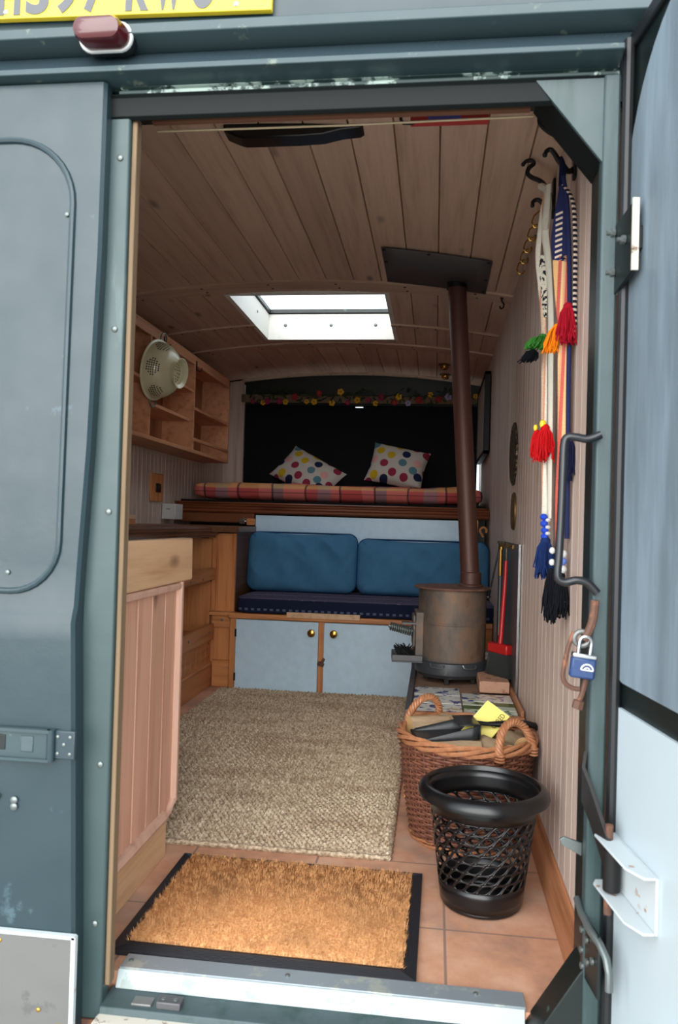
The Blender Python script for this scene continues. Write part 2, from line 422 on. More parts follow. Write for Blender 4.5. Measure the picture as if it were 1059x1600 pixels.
# skylight
sk = thing('window_1', (-.63, 2.6, 1.96), 'open white framed roof skylight', 'window', kind='structure')
b = MB(); T = .022; ZT = 2.115
b.box(SX0-T, SX0, SY0-T, SY1+T, 1.925, ZT); b.box(SX1, SX1+T, SY0-T, SY1+T, 1.925, ZT)
b.box(SX0, SX1, SY1, SY1+T, 1.925, ZT); b.box(SX0, SX1, SY0-T, SY0, 1.925, ZT)
b.M = None
# trim lower edge to the ceiling arch
b.v = [Vector((v.x, v.y, zc(v.x)-.002 if v.z < 1.95 else v.z)) for v in b.v]
tw = NT('white_skylight_lining'); p = tw.pos()
sw = tw.done(tw.mix(tw.ramp(tw.noise(p, 12, 6, .7), [(.6, (0, 0, 0)), (.8, (1, 1, 1))]), lin((226, 224, 216)), lin((186, 182, 168))), .6)
b.build('lining', sw, sk)
b = MB(); z0, z1 = ZT, ZT+.02
for q in ((SX0-T, SX1+T, SY0-T, SY0+.012), (SX0-T, SX1+T, SY1-.014, SY1+T), (SX0-T, SX0+.012, SY0, SY1), (SX1-.012, SX1+T, SY0, SY1)): b.box(*q, z0, z1)
b.build('glazing_frame', M['green_dark'], sk)
MB().box(SX0, SX1, SY0, SY1, ZT+.008, ZT+.012).build('pane', M['glass'], sk)
screws([(x, SY1-.001, 2.045) for x in (-.90, -.63, -.37)], 'y', .010, M['bolt'], sk)
screws([(SX0+.001, y, 2.045) for y in (2.4, 2.75)], 'x', .008, M['bolt'], sk)
# skirting
b = MB(); pr = [(XR, 0), (XR-.022, 0), (XR-.022, .062), (XR-.016, .075), (XR-.010, .08), (XR-.006, .095), (XR, .098)]
b.prism(pr, 'y', .09, 1.11)
tag(b.build('baseboard_right', M['skirt'], bevel=.002), 'moulded wooden skirting along the right wall', 'skirting', kind='structure')

# ------------------------------------------------------------------ outside face of the van
prof = [(-.052, 2.30), (-.052, 1.816), (-.066, 1.812), (-.067, 1.792), (-.045, 1.786), (-.018, 1.782), (-.050, 1.738), (-.072, 1.731), (-.074, 1.719),
        (-.03, 1.713), (-.018, 1.708), (-.034, 1.704), (-.034, 1.697), (-.028, 1.692), (-.026, 1.658), (-.018, 1.653), (.06, 1.700), (.06, 2.30)]
def seg(name, i0, i1, mat, label, x0=-1.72, x1=.303, back=.06):
    pts = prof[i0:i1+1]; poly = [(y, z) for y, z in pts]+[(back, pts[-1][1]), (back, pts[0][1])]
    return tag(MB().prism(poly, 'x', x0, x1).build(name, mat, bevel=.002), label, 'van body', kind='structure')
seg('trim_7', 0, 1, M['green'], 'painted van panel above the doorway', x1=.9)
seg('trim_8', 1, 5, M['lip'], 'projecting drip ledge over the doors', x1=.9)
seg('trim_9', 5, 6, M['beam'], 'sloping beam face over the doors', x1=.33)
seg('trim_10', 6, 9, M['lip'], 'chipped lower lip of the beam')
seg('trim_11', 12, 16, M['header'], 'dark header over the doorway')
seg('trim_27', 9, 12, M['chip_line'], 'chipped painted edge along the top of the doorway', x0=-.62)
tag(MB().box(-.59, .16, .0605, .075, 1.691, 1.704).build('trim_12', plain('dark_header_wood', (112, 74, 54), .7)), 'bare wood strip inside the header', 'trim', kind='structure')
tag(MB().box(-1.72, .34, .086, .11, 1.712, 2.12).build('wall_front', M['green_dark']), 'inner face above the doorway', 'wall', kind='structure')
MB().box(-1.72, -.64, .0, .02, -.1, 1.70).build('wall_front_left', M['green_dark'])['kind'] = 'structure'
# jambs
j = tag(MB().box(-.665, -.600, -.022, .012, -.06, 1.69).build('trim_13', M['green_jamb'], bevel=.004), 'worn green left door jamb', 'door jamb', kind='structure')
screws([(-.618, -.024, z) for z in (1.58, 1.25, .9, .42, .12)], 'y', .006, M['bolt'], j)
tag(MB().box(-.600, -.590, -.012, .012, -.0, 1.665).build('trim_14', M['trimwood'], bevel=.002), 'bare wood lining edge of the left jamb', 'trim', kind='structure')
j = tag(MB().box(.277, .306, -.034, .0, -.06, 1.70).build('trim_15', M['green_worn'], bevel=.004), 'worn green right door jamb', 'door jamb', kind='structure')
tag(MB().box(.279, .31, .0, .075, -.06, 1.70).build('trim_16', M['green_dark'], bevel=.003), 'dark green inner return of the right jamb', 'door jamb', kind='structure')
b = MB().prism([(.154, 1.700), (.280, 1.700), (.280, 1.540)], 'y', -.030, -.0215)
b.build('trim_17', M['green_worn'], bevel=.001)['kind'] = 'structure'
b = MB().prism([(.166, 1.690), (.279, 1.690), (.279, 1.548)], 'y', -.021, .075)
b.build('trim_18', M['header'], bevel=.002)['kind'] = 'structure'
b = MB().prism([(.180, -.03), (.30, -.03), (.30, .155), (.270, .115)], 'y', -.03, .045)
b.build('trim_19', M['green_dark'], bevel=.002)['kind'] = 'structure'
for nme, lb in (('trim_17', 'scratched corner gusset at top right of the doorway'), ('trim_18', 'dark diagonal corner of the doorway'), ('trim_19', 'dark green gusset at the foot of the right jamb'), ('wall_front_left', 'van rear wall behind the closed door')):
    tag(bpy.data.objects[nme], lb, 'van body')
# rubber seal and hinge tube beside the right jamb
tag(MB().tube([(.316, -.045, z/20) for z in range(-4, 36)], .010, 10).build('trim_20', M['rubber']), 'black rubber seal beside the open door', 'door seal', kind='structure')
# sill
b = MB().prism([(.036, .006), (.036, .010), (.082, .011), (.082, 0), (.036, 0)], 'x', -.59, .190)
tag(b.build('trim_21', M['alu'], bevel=.001), 'aluminium sill plate across the doorway', 'sill', kind='structure')
tag(MB().prism([(.0355, .0065), (.022, -.024), (.04, -.03), (.04, .0)], 'x', -.592, .188).build('trim_22', M['sillwhite'], bevel=.001), 'worn white front face of the sill', 'sill', kind='structure')
b = MB().prism([(.03, -.024), (-.028, -.030), (-.032, -.048), (.03, -.048)], 'x', -.602, .30)
o = tag(b.build('trim_23', M['green_worn'], bevel=.002), 'worn green rail under the sill', 'sill', kind='structure')
MB().box(-.545, -.505, -.018, .008, -.030, -.0245).build('striker_plate', M['steel'], o, bevel=.002)
q = MB().box(-.495, -.448, -.020, .006, -.030, -.016).build('keeper', M['plate'], o, bevel=.002)
screws([(-.484, -.008, -.016), (-.460, -.008, -.016)], 'z', .005, M['bolt'], q)
screws([(-.575, .058, .012), (-.26, .060, .012), (.10, .062, .012)], 'z', .005, M['bolt'], bpy.data.objects['trim_21'])
tag(MB().box(-.605, .31, -.062, -.026, -.14, -.042).build('trim_24', M['peel'], bevel=.005), 'peeling white bumper edge under the sill', 'sill', kind='structure')
tag(MB().box(-1.72, .34, .0, 4.3, -.35, -.062).build('trim_25', M['green_dark']), 'dark underside of the van', 'van body', kind='structure')
tag(MB().box(-.66, -.606, -.024, .02, -.3, -.06).build('trim_26', M['rust']), 'rusty foot of the left jamb', 'van body', kind='structure')

# closed left door leaf
d1 = thing('door_1', (-1.1, -.05, -.02), 'closed dark green steel door left of the doorway', 'door', kind='structure')
edge = [(1.712, -.637), (1.39, -.638), (1.02, -.647), (.80, -.658), (.70, -.662), (.655, -.660), (.414, -.651), (.1, -.640), (-.16, -.636)]
b = MB()
def dy(z): return -.052 if z > .72 else (-.052-.010*min(1, (.72-z)/.03))
zs = [1.712, 1.39, 1.02, .80, .72, .705, .69, .655, .414, .1, -.16]
def ex(z):
    for (za, xa), (zb, xb) in zip(edge, edge[1:]):
        if zb <= z <= za: return xb+(xa-xb)*(z-zb)/(za-zb)
    return edge[-1][1]
b.grid(lambda u, v: [(-1.6, .0, 0), (-1.6, dy(zs[round(v*10)]), 0), (ex(zs[round(v*10)])-.006, dy(zs[round(v*10)]), 0), (ex(zs[round(v*10)]), dy(zs[round(v*10)])+.006, 0), (ex(zs[round(v*10)]), -.024, 0)][round(u*4)][:2]+(zs[round(v*10)],), 4, 10)
b.face([b.pt((x, y, 1.712)) for x, y in ((-1.6, -.024), (-1.6, -.052), (-.637, -.052), (-.637, -.024))])
b.build('door_skin', M['green'], d1, ang=30)
# pressed rib of the upper panel
rp_ = [(-1.6, 1.615)]+arc((-.79, -.055, 1.505), .102, 90, 0, 8)[0:0]
pth = [(-1.60, -.0535, 1.605), (-.82, -.0535, 1.605)]+[(x, -.0535, z) for x, _, z in arc((-.82, 0, 1.48), .125, 90, 0, 10)]+[(-.700, -.0535, .86)]+[(x, -.0535, z) for x, _, z in arc((-.795, 0, .84), .095, 0, -90, 8)]+[(-1.6, -.0535, .745)]
MB().tube(pth, .006, 8, flat=1).build('pressed_rib', M['green'], d1)
screws([(-.772, -.055, 1.595), (-.706, -.055, 1.46), (-.700, -.055, 1.19), (-.80, -.055, .78)], 'y', .0045, M['bolt'], d1, 'rivet')
# strap hinge
h = MB().box(-1.2, -.694, -.072, -.058, .437, .492)
hb = h.build('hinge_strap', M['lip'], d1, bevel=.003)
MB().box(-1.2, -.694, -.080, -.070, .488, .494).box(-1.2, -.694, -.080, -.070, .435, .440).build('flange', M['lip'], hb)
b = MB()
for x0, x1 in ((-.745, -.722), (-.80, -.768)):
    pass
MB().box(-.752, -.727, -.074, -.070, .450, .480).build('raised_pad', M['green_worn'], hb, bevel=.002)
MB().box(-.845, -.782, -.0735, -.069, .452, .480).build('recess', M['green_dark'], hb, bevel=.001)
MB().tube([(-.693, -.072, .436), (-.693, -.072, .494)], .008, 12).build('hinge_knuckle', M['green'], hb)
hp = MB().box(-.688, -.648, -.070, -.060, .440, .492).build('hinge_plate', M['beam'], d1, bevel=.002)
screws([(-.681, -.071, .481), (-.657, -.071, .481), (-.669, -.071, .467), (-.681, -.071, .450), (-.657, -.071, .450)], 'y', .0035, M['bolt'], hp)
screws([(-.800, -.066, .362), (-.765, -.066, .357), (-.765, -.066, .345)], 'y', .007, M['bolt'], d1, 'bolt')
o = MB().box(-1.6, -.634, -.072, -.064, -.3, .118).build('kick_plate', M['steel'], d1, bevel=.002)
MB().box(-.640, -.632, -.075, -.064, -.3, .118).box(-1.6, -.634, -.075, -.064, .114, .120).build('plate_edge', M['white_rust'], o)
screws([(-.70, -.073, -.02), (-.66, -.073, -.045), (-.78, -.073, .10)], 'y', .004, M['brass'], o)

# open right door leaf
TH = radians(7.9)
d2 = thing('door_2', (.325, -.03, -.2), 'open right door with grey upper lining and white lower lining', 'door', kind='structure')
def dm(shift=0.0): return Matrix(((sin(TH), -cos(TH), 0, .325), (-cos(TH), -sin(TH), 0, -.03), (0, 0, 1, 0), (0, 0, 0, 1)))
def tz(z): return 0 if z > .6 else -.055*(.6-z)/.6
DM = dm()     # local x = along the leaf towards the camera side, local y = inward normal, z up
b = MB(DM)
zl = [-.22, 0, .3, .6, 1.0, 1.745]
b.grid(lambda u, v: (([tz(zl[round(v*5)])-.028, .92, .92, tz(zl[round(v*5)])-.028][round(u*4) % 4]), [0, 0, -.035, -.035][round(u*4) % 4], zl[round(v*5)]), 4, 5, cu=True)
b.face([b.pt(q) for q in ((-.028, 0, 1.745), (.92, 0, 1.745), (.92, -.035, 1.745), (-.028, -.035, 1.745))])
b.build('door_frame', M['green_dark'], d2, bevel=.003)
R_ = .26
pl = [(.9, 1.735), (.24, 1.735)]+[(.245+R_*.94*cos(radians(a)), 1.46+R_*1.05*sin(radians(a))) for a in range(96, 181, 7)]+[(0, .68)]+[(.035+.035*cos(radians(a)), .68-.04*0+.048*sin(radians(a))-.0) for a in range(190, 271, 16)]+[(.9, .632)]
b = MB(DM); A = [b.pt((x, .001, z)) for x, z in pl]; B = [b.pt((x, .006, z)) for x, z in pl]; b.face(B); n = len(pl)
for i in range(n): b.face([A[i], A[(i+1) % n], B[(i+1) % n], B[i]])
b.build('upper_lining', M['grey_panel'], d2)
pl = [(.9, .592), (.03, .588)]+[(.022+.035*cos(radians(a)), .553+.035*sin(radians(a))) for a in range(90, 181, 15)]+[(-.028, .30), (-.045, .1), (-.062, -.2), (.9, -.2)]
b = MB(DM); A = [b.pt((x, .001, z)) for x, z in pl]; B = [b.pt((x, .007, z)) for x, z in pl]; b.face(B); n = len(pl)
for i in range(n): b.face([A[i], A[(i+1) % n], B[(i+1) % n], B[i]])
b.build('lower_lining', M['white_paint'], d2)
MB(DM).box(-.030, .92, -.045, .008, 1.735, 1.765).build('top_edge', M['rubber'], d2, bevel=.004)
# U bracket with the strap
b = MB(DM); b.box(.02, .20, .007, .012, .290, .375)
for z in (.290, .372):
    b.prism([(.02, .012), (.20, .012), (.20, .030), (.165, .046), (.035, .048), (.02, .040)], 'z', z, z+.004)
br_ = b.build('strap_bracket', M['white_rust'], d2, bevel=.0015)
MB(DM).tube([(.055, .030, .252), (.055, .030, .400)], .0065, 10).build('pin', M['rust'], br_)
# lower hinge latch and bent rod
hl = MB(DM).prism([(-.03, .046), (.060, .046), (.060, .040), (-.03, .040)], 'z', .110, .215).build('hinge_bracket', M['green_dark'], d2, bevel=.003)
ys_ = [(x+.015, .047, z-.01) for x, z in ((-.03, .20), (-.005, .195), (-.03, .165), (.0, .16), (.025, .175), (-.025, .14))]
for p_ in ys_:
    MB(DM).lathe([(0, 0), (.006, 0), (.006, .004), (0, .006)], p_, 8, Matrix.Rotation(-pi/2, 3, 'X')).build('bolt', M['bolt'], hl)
MB(DM).tube([(-.04, .050, .232), (-.01, .052, .222), (.035, .050, .212), (.062, .044, .205), (.082, .040, .192), (.090, .038, .172), (.091, .038, .145)], .0065, 10).build('bent_rod', M['bolt'], d2)
# upper hinge bracket: stands across the gap
uh = MB(DM); zs_ = [(-.030, 1.315, 1.455), (.085, 1.325, 1.440)]
A = [uh.pt((t_, y_, z_)) for y_ in (.018, .024) for t_, z_ in ((-.030, 1.300), (.085, 1.322), (.085, 1.440), (-.030, 1.425))]
for fq in ((0, 1, 2, 3), (4, 5, 6, 7), (0, 1, 5, 4), (1, 2, 6, 5), (2, 3, 7, 6), (3, 0, 4, 7)): uh.face([A[k] for k in fq])
uh.box(-.02, .08, .006, .018, 1.36, 1.40)
q = uh.build('hinge_bracket', M['green_dark'], d2, bevel=.002)
MB(DM).box(.084, .088, .016, .027, 1.322, 1.442).build('chipped_edge', M['peel'], q)
for x, z in ((.0, 1.42), (.0, 1.35), (.05, 1.39)):
    MB(DM).lathe([(0, 0), (.008, 0), (.008, .006), (.004, .008), (.004, .014), (0, .014)], (x, .025, z-.005), 8, Matrix.Rotation(-pi/2, 3, 'X')).build('bolt', M['bolt'], q)

# door check strap from jamb to bracket
e = DM @ Vector((.070, .030, .31))
b = MB(); pa = [(.272, -.036, .475), (.268, -.040, .45), (.280, -.052, .42), (e.x, e.y, .335)]
W_ = .030
for i, p_ in enumerate(pa): pass
b.grid(lambda u, v: (Vector(pa[round(u*3)])+Vector([(-.0035, 0, W_), (.0035, 0, W_), (.0035, 0, -W_), (-.0035, 0, -W_)][round(v*4) % 4])), 3, 4, cv=True)
b.tube([(e.x, e.y, .31-.012), (e.x, e.y, .365)], .014, 14)
tag(b.build('door_check_strap', M['iron'], bevel=.001), 'black steel strap running from the jamb to the white bracket', 'door strap')
tag(MB().prism([(.30, .318), (.248, .333), (.240, .328), (.245, .318), (.30, .290)], 'y', .02, .026).build('latch_tongue', M['bolt'], bevel=.001), 'small pointed steel latch tongue low on the right jamb', 'latch')
# number plate
npl = thing('number_plate', (-.7, -.06, 1.842), 'yellow number plate H397 RWO above the doors', 'number plate')
PM = Matrix.Translation((-.32, -.068, 1.822)) @ Matrix.Rotation(radians(1.0), 4, 'Y')
MB(PM).box(-.575, 0, -.001, .012, 0, .112).build('plate', plain('yellow_plate', (232, 204, 50), .35), npl, bevel=.001)
LM = plain('plate_lettering', (78, 80, 84), .4)
for ch_, xa in (('H', 12), ('3', 62), ('9', 112), ('7', 162), ('R', 236), ('W', 286), ('O', 347)):
    o = text_mesh('character', ch_, .1, Matrix(), LM, npl, .0008, 1, .0045)
    me = o.data; X_ = [v.co.x for v in me.vertices]; Y_ = [v.co.y for v in me.vertices]; Z_ = [v.co.z for v in me.vertices]
    wd = (xa+(46 if ch_ == 'W' else 40)-xa)/884; x0 = -.528+(xa-12)/884-.003
    co_ = [((v.co.x-min(X_))/(max(X_)-min(X_)), (v.co.y-min(Y_))/(max(Y_)-min(Y_)), (v.co.z-min(Z_))/(max(Z_)-min(Z_))) for v in me.vertices]
    for v, (u, q, k) in zip(me.vertices, co_): v.co = (x0+u*wd, -.0012-.0014*k, .0055+q*.079)
    me.update(); o.parent = npl; o.matrix_local = Matrix.Translation(-Vector(npl.location)) @ PM
screws([PM @ Vector((-.515, -.0015, .012)), PM @ Vector((-.066, -.0015, .012))], 'y', .005, M['chrome'], npl)
# red marker lamp
lp = thing('marker_lamp', (-.65, -.06, 1.80), 'red oval marker lamp with white rim under the number plate', 'lamp')
RX = Matrix.Rotation(radians(100), 3, 'X')
def stad(w_, h_, n=10): return [(w_*.5*(1 if cos(a) > 0 else -1)*0+ (w_-h_)/2*(1 if cos(a) >= 0 else -1)+h_/2*cos(a), h_/2*sin(a)) for a in [2*pi*(i+.5)/(2*n) for i in range(2*n)]]
def slab(prof_, c_, R3, name, mat, par):
    b = MB(Matrix.Translation(c_) @ R3.to_4x4()); rg = []
    for (s_, z_, W2, H2) in prof_: rg.append([b.pt((x, y, z_)) for x, y in stad(W2, H2)])
    for A_, B_ in zip(rg, rg[1:]):
        for k in range(len(A_)): b.face([A_[k], A_[(k+1) % len(A_)], B_[(k+1) % len(A_)], B_[k]])
    b.face(rg[0][::-1]); b.face(rg[-1]); return b.build(name, mat, par, ang=40)
cc = Vector((-.636, -.040, 1.793))
slab([(0, 0, .108, .052), (0, .012, .11, .054), (0, .022, .106, .052)], cc, RX, 'gasket', M['rubber'], lp)
slab([(0, .020, .106, .054), (0, .023, .107, .055), (0, .026, .104, .052)], cc, RX, 'rim', M['white_plastic'], lp)
t = NT('red_lamp_plastic'); t.b.inputs['Coat Weight'].default_value = .6; rl = t.done(lin((74, 8, 14)), .25)
slab([(0, .024, .096, .046), (0, .062, .092, .043), (0, .070, .086, .037), (0, .073, .072, .024)], cc, RX, 'lens', rl, lp)

# ------------------------------------------------------------------ rug, doormat
rng = random.Random(3)
def rugmat():
    t = NT('jute_fibre'); p = t.pos(); a = t.noise(p, 120, 3); b2 = t.noise(t.mapping(p, (.5, 1.6, 1)), 5, 4, .6)
    c = t.ramp(a, [(.3, lin((118, 98, 80))), (.5, lin((182, 162, 136))), (.7, lin((222, 208, 184)))])
    return t.done(t.mix(t.ramp(b2, [(.45, (0, 0, 0)), (.7, (.45, .45, .45))]), c, lin((122, 92, 66))), .9, 0, .15)
jute = rugmat()
b = MB(Matrix.Translation((-.10, .635, 0)) @ Matrix.Rotation(radians(.0), 4, 'Z'))
RWd, RL = 1.0, 1.955
px_, py_ = .0175, .0150
ny = int(RL/py_); nx = int(RWd/px_)
for j in range(ny):
    for i in range(nx):
        x = -RWd+px_*(i+.5+(.5 if j % 2 else 0)); y = py_*(j+.5)
        x += rng.uniform(-.0015, .0015); y += rng.uniform(-.001, .001)
        w_, h_, d_ = px_*.56, py_*.44, rng.uniform(.007, .012); tw_ = rng.uniform(-.2, .2) + (.5 if i % 2 else -.5)
        cx_, sx_ = cos(tw_), sin(tw_)
        B0 = .006+.002*sin(x*9)*sin(y*5)
        q = [(-w_, 0, 0), (0, -h_, 0), (w_, 0, 0), (0, h_, 0)]
        ids = [b.pt((x+u*cx_-v*sx_, y+u*sx_+v*cx_, B0)) for u, v, _ in q]
        top = b.pt((x-w_*.2, y, B0+d_)); top2 = b.pt((x+w_*.2, y, B0+d_))
        b.face([ids[0], ids[1], top]); b.face([ids[1], top2, top]); b.face([ids[1], ids[2], top2]); b.face([ids[2], ids[3], top2]); b.face([ids[3], top, top2]); b.face([ids[3], ids[0], top])
b.box(-RWd, .004, 0, RL, .001, .0070)
rug = b.build('jute_rug', jute, ang=80)
tag(rug, 'chunky woven jute rug covering the aisle floor', 'rug')
b = MB()
pth = [(-.10+.002, .637+RL*k/150, .007) for k in range(151)]
b.tube([(x+.004*sin(k*2.1), y, z+.002*cos(k*2.1)) for k, (x, y, z) in enumerate(pth)], .0075, 6)
b.tube([(-1.1+1.0*k/90, .637+.003*sin(k*2.1), .008) for k in range(91)], .0075, 6)
b.build('bound_edge', jute, rug)

mat_ = thing('doormat', (-.33, .33, 0), 'orange coir doormat with black rubber edge in the doorway', 'doormat')
MM = Matrix.Translation((-.322, .325, 0)) @ Matrix.Rotation(radians(-.6), 4, 'Z')
w2, d2_ = .312, .238
b = MB(MM); b.box(-w2, w2, -d2_, d2_, 0.0005, .010)
for k in range(7):
    o_ = .004+k*.0045
    b.tube([(-w2+o_, -d2_+o_, .010), (w2-o_, -d2_+o_, .010), (w2-o_, d2_-o_, .010), (-w2+o_, d2_-o_, .010)], .0012, 4, closed=True)
b.build('rubber_base', plain('mat_rubber', (28, 30, 36), .5), mat_, bevel=.002)
t = NT('coir_fibre'); p = t.pos(); a = t.noise(p, 200, 2); a2 = t.noise(p, 9, 5, .6)
c = t.mix(t.ramp(a, [(.3, (0, 0, 0)), (.7, (1, 1, 1))]), lin((184, 124, 74)), lin((230, 180, 126)))
c = t.mix(t.ramp(a2, [(.5, (0, 0, 0)), (.72, (.6, .6, .6))]), c, lin((166, 122, 82)))
coir = t.done(c, .85, 0, .2)
b = MB(MM); xw, yw = w2-.030, d2_-.036
b.box(-xw, xw, -yw+.004, yw+.014, .008, .016)
for k in range(42000):
    x = rng.uniform(-xw-.004, xw+.004); y = rng.uniform(-yw-.002, yw+.018)
    h_ = rng.uniform(.018, .026)+.004*noise.noise(Vector((x*60, y*60, 0))); a = 6.28*noise.noise(Vector((x*40, y*40, 3)))+rng.uniform(-1.8, 1.8); l = rng.uniform(.002, .010)
    if rng.random() < .004: l = rng.uniform(.008, .02)
    ww = rng.uniform(.0005, .0010); cx, sy = cos(a+1.57)*ww, sin(a+1.57)*ww
    i0 = b.pt((x-cx, y-sy, .013)); i1 = b.pt((x+cx, y+sy, .013)); i2 = b.pt((x+cos(a)*l, y+sin(a)*l, h_))
    b.face([i0, i1, i2])
b.build('coir_pile', coir, mat_, ang=180)

# ------------------------------------------------------------------ near cupboard
nc = thing('kitchen_cupboard', (-1.1, .3, 0), 'pale pine kitchen cupboard end just inside the doorway on the left', 'cupboard')
XF = -.68
MB().box(-1.54, XF-.028, .04, .565, 0, .09).build('plinth_core', M['pine_y'], nc)
MB().box(XF-.022, XF-.004, .03, .565, 0, .125).build('plinth_board', M['pine_pale_y'], nc, bevel=.002)
b = MB(); y = .03; PW = .093
while y < .600:
    e_ = min(y+PW, .602)
    b.prism([(XF-.02, y), (XF-.0045, y), (XF-.001, y+.0035), (XF-.001, e_-.0035), (XF-.0045, e_), (XF-.02, e_)], 'z', .10, .725); y = e_
b.build('boarded_panel', M['pine_pink'], nc, ang=20)
MB().box(-1.54, XF-.0195, .03, .60, .09, .80).build('carcass', M['pine_y'], nc)
MB().prism([(XF-.022, .720), (XF+.012, .722), (XF+.014, .728), (XF+.012, .838), (XF-.022, .838)], 'y', .03, .668).build('top_rail', M['pine_pale_y'], nc, bevel=.004)
# mouldings: bottom and right edge
b = MB(); pb = [(XF-.002, .720), (XF+.008, .720), (XF+.012, .714), (XF+.010, .704), (XF+.004, .700), (XF-.002, .698)]
b.prism(pb, 'y', .03, .595); b.build('moulding', M['pine_edge'], nc)
b = MB(); b.prism([(XF-.02, .580), (XF+.004, .580), (XF+.012, .588), (XF+.013, .600), (XF+.008, .612), (XF-.02, .612)], 'z', .135, .722); b.build('moulding', M['pine_edge'], nc)
b = MB(); b.prism([(XF-.002, .105), (XF+.010, .107), (XF+.014, .116), (XF+.008, .128), (XF-.002, .132)], 'y', .03, .530); b.build('moulding', M['pine_edge'], nc)
b = MB(); b.tube([(XF+.003, .525, .118), (XF+.003, .545, .118), (XF+.003, .560, .124), (XF+.003, .575, .134), (XF+.003, .600, .142)], .010, 8); b.build('moulding', M['pine_edge'], nc)
MB().box(-1.54, XF-.022, .03, .66, .825, .836).build('worktop', M['counter'], nc, bevel=.002)
b = MB().tube([(XF+.002, .07, .435), (XF+.010, .068, .425), (XF+.010, .068, .410), (XF+.002, .07, .400)], .004, 8); b.build('small_catch', M['chrome'], nc)
nb = thing('wooden_block', (-1.3, 1.5, .862), 'small pale wooden block at the near end of the dark worktop', 'block')
MB().box(-1.40, -1.245, 1.40, 1.70, .884, .903).build('top_board', M['pine_pale_y'], nb, bevel=.002)
MB().box(-1.262, -1.245, 1.40, 1.70, .862, .884).build('front_foot', M['orange_y'], nb, bevel=.001)
MB().box(-1.40, -1.385, 1.40, 1.70, .862, .884).build('rear_foot', M['orange_y'], nb, bevel=.001)

# ------------------------------------------------------------------ rear kitchen unit
ku = thing('kitchen_unit', (-1.36, 1.7, 0), 'orange pine kitchen unit with open shelves behind the near cupboard', 'cabinet')
X = -1.17; Y0, Y1 = .70, 2.655
MB().box(X-.02, X, Y0, Y1, 0, .112).build('skirting', M['orange_y'], ku, bevel=.002)
MB().prism([(X-.02, .112), (X+.003, .112), (X+.006, .122), (X, .130), (X-.02, .134)], 'y', Y0, Y1).build('skirting_cap', M['orange_y'], ku)
b = MB(); y = Y0
while y < Y1:
    e_ = min(y+.085, Y1); b.prism([(X-.030, y), (X-.014, y), (X-.010, y+.004), (X-.010, e_-.004), (X-.014, e_), (X-.030, e_)], 'z', .13, .262); y = e_
b.build('lower_boards', M['orange_y'], ku, ang=20)
b = MB().box(X-.008, X+.012, Y0, Y1-.02, .255, .338)
b.build('lower_rail', M['brown_y'] if 0 else M['orange_y'], ku, bevel=.002)
MB().box(-1.52, X-.010, Y0, Y1, .270, .290).build('lower_shelf', M['orange_y'], ku)
MB().box(-1.52, X-.012, Y0, Y1, .560, .578).build('upper_shelf', M['orange_y'], ku)
MB().box(X-.010, X+.008, Y0, Y1-.01, .572, .632).build('upper_rail', M['orange_y'], ku, bevel=.002)
MB().box(-1.54, -1.525, Y0, Y1, 0, .79).build('back_board', M['shelf_back'], ku)
MB().box(-1.52, X-.03, Y1-.02, Y1, 0, .79).build('side_board', M['orange'], ku)
MB().box(X-.03, X-.012, Y1-.03, Y1, .0, .79).build('post', M['orange'], ku)
screws([(X+.009, y, .585) for y in (2.22, 2.42)]+[(X+.013, y, .30) for y in (2.2, 2.55)], 'x', .006, M['bolt'], ku)
screws([(X-.009, 2.62, z) for z in (.16, .23)], 'x', .006, M['brass'], ku)
rb = MB().box(-1.50, -1.30, 2.25, 2.52, .579, .74).box(-1.49, -1.31, 2.26, 2.51, .74, .752).build('red_box', plain('dark_red_card', (120, 24, 30), .5), bevel=.006)
tag(rb, 'dark red box on the upper shelf under the worktop', 'box')
wk = thing('worktop', (-1.36, 1.7, .80), 'dark brown wooden worktop with ridged edge below the shelves', 'worktop')
MB().box(-1.548, X+.02, .69, 3.06, .842, .860).build('top_board', M['brown_y'], wk, bevel=.004)
b = MB().prism([(X-.03, .842), (X+.016, .842), (X+.02, .834), (X+.012, .828), (X+.018, .820), (X+.012, .812), (X+.002, .808), (X+.004, .798), (X-.03, .796)], 'y', .69, 2.655)
b.build('ridged_edge', M['brown_y'], wk, ang=25)
b = MB().prism([(X, 2.50), (-1.04, 2.64), (-1.04, 3.06), (-1.3, 3.06), (-1.3, 2.50)], 'z', .826, .859); b.build('corner_piece', M['brown_y'], wk, bevel=.003)

# corner panel facing the door
cp = thing('corner_panel', (-1.12, 2.68, 0), 'tall orange boarded corner panel left of the bench', 'panel')
b = MB()
for x0, x1 in ((-1.212, -1.165), (-1.165, -1.075), (-1.075, -1.060)):
    b.prism([(x0, 2.69), (x0, 2.672), (x0+.003, 2.668), (x1-.003, 2.668), (x1, 2.672), (x1, 2.69)], 'z', 0, .82)
b.build('boards', M['orange'], cp, ang=20)
MB().box(-1.166, -1.062, 2.645, 2.668, 0, .112).build('skirting', M['orange_x'], cp, bevel=.002)
MB().prism([(2.640, .112), (2.668, .112), (2.668, .140), (2.655, .138), (2.644, .125)], 'x', -1.166, -1.062).build('skirting_cap', M['orange_x'], cp)
MB().box(-1.180, -1.068, 2.600, 2.668, .385, .402).build('ledge', M['orange_x'], cp, bevel=.003)
MB().box(-1.172, -1.062, 2.635, 2.668, .318, .385).build('bracket_board', M['orange_x'], cp, bevel=.002)
screws([(-1.115, 2.634, .358)], 'y', .007, M['bolt'], cp)
MB().box(-1.078, -1.062, 2.692, 3.04, .40, .825).build('side_board', M['brown_y'], cp)

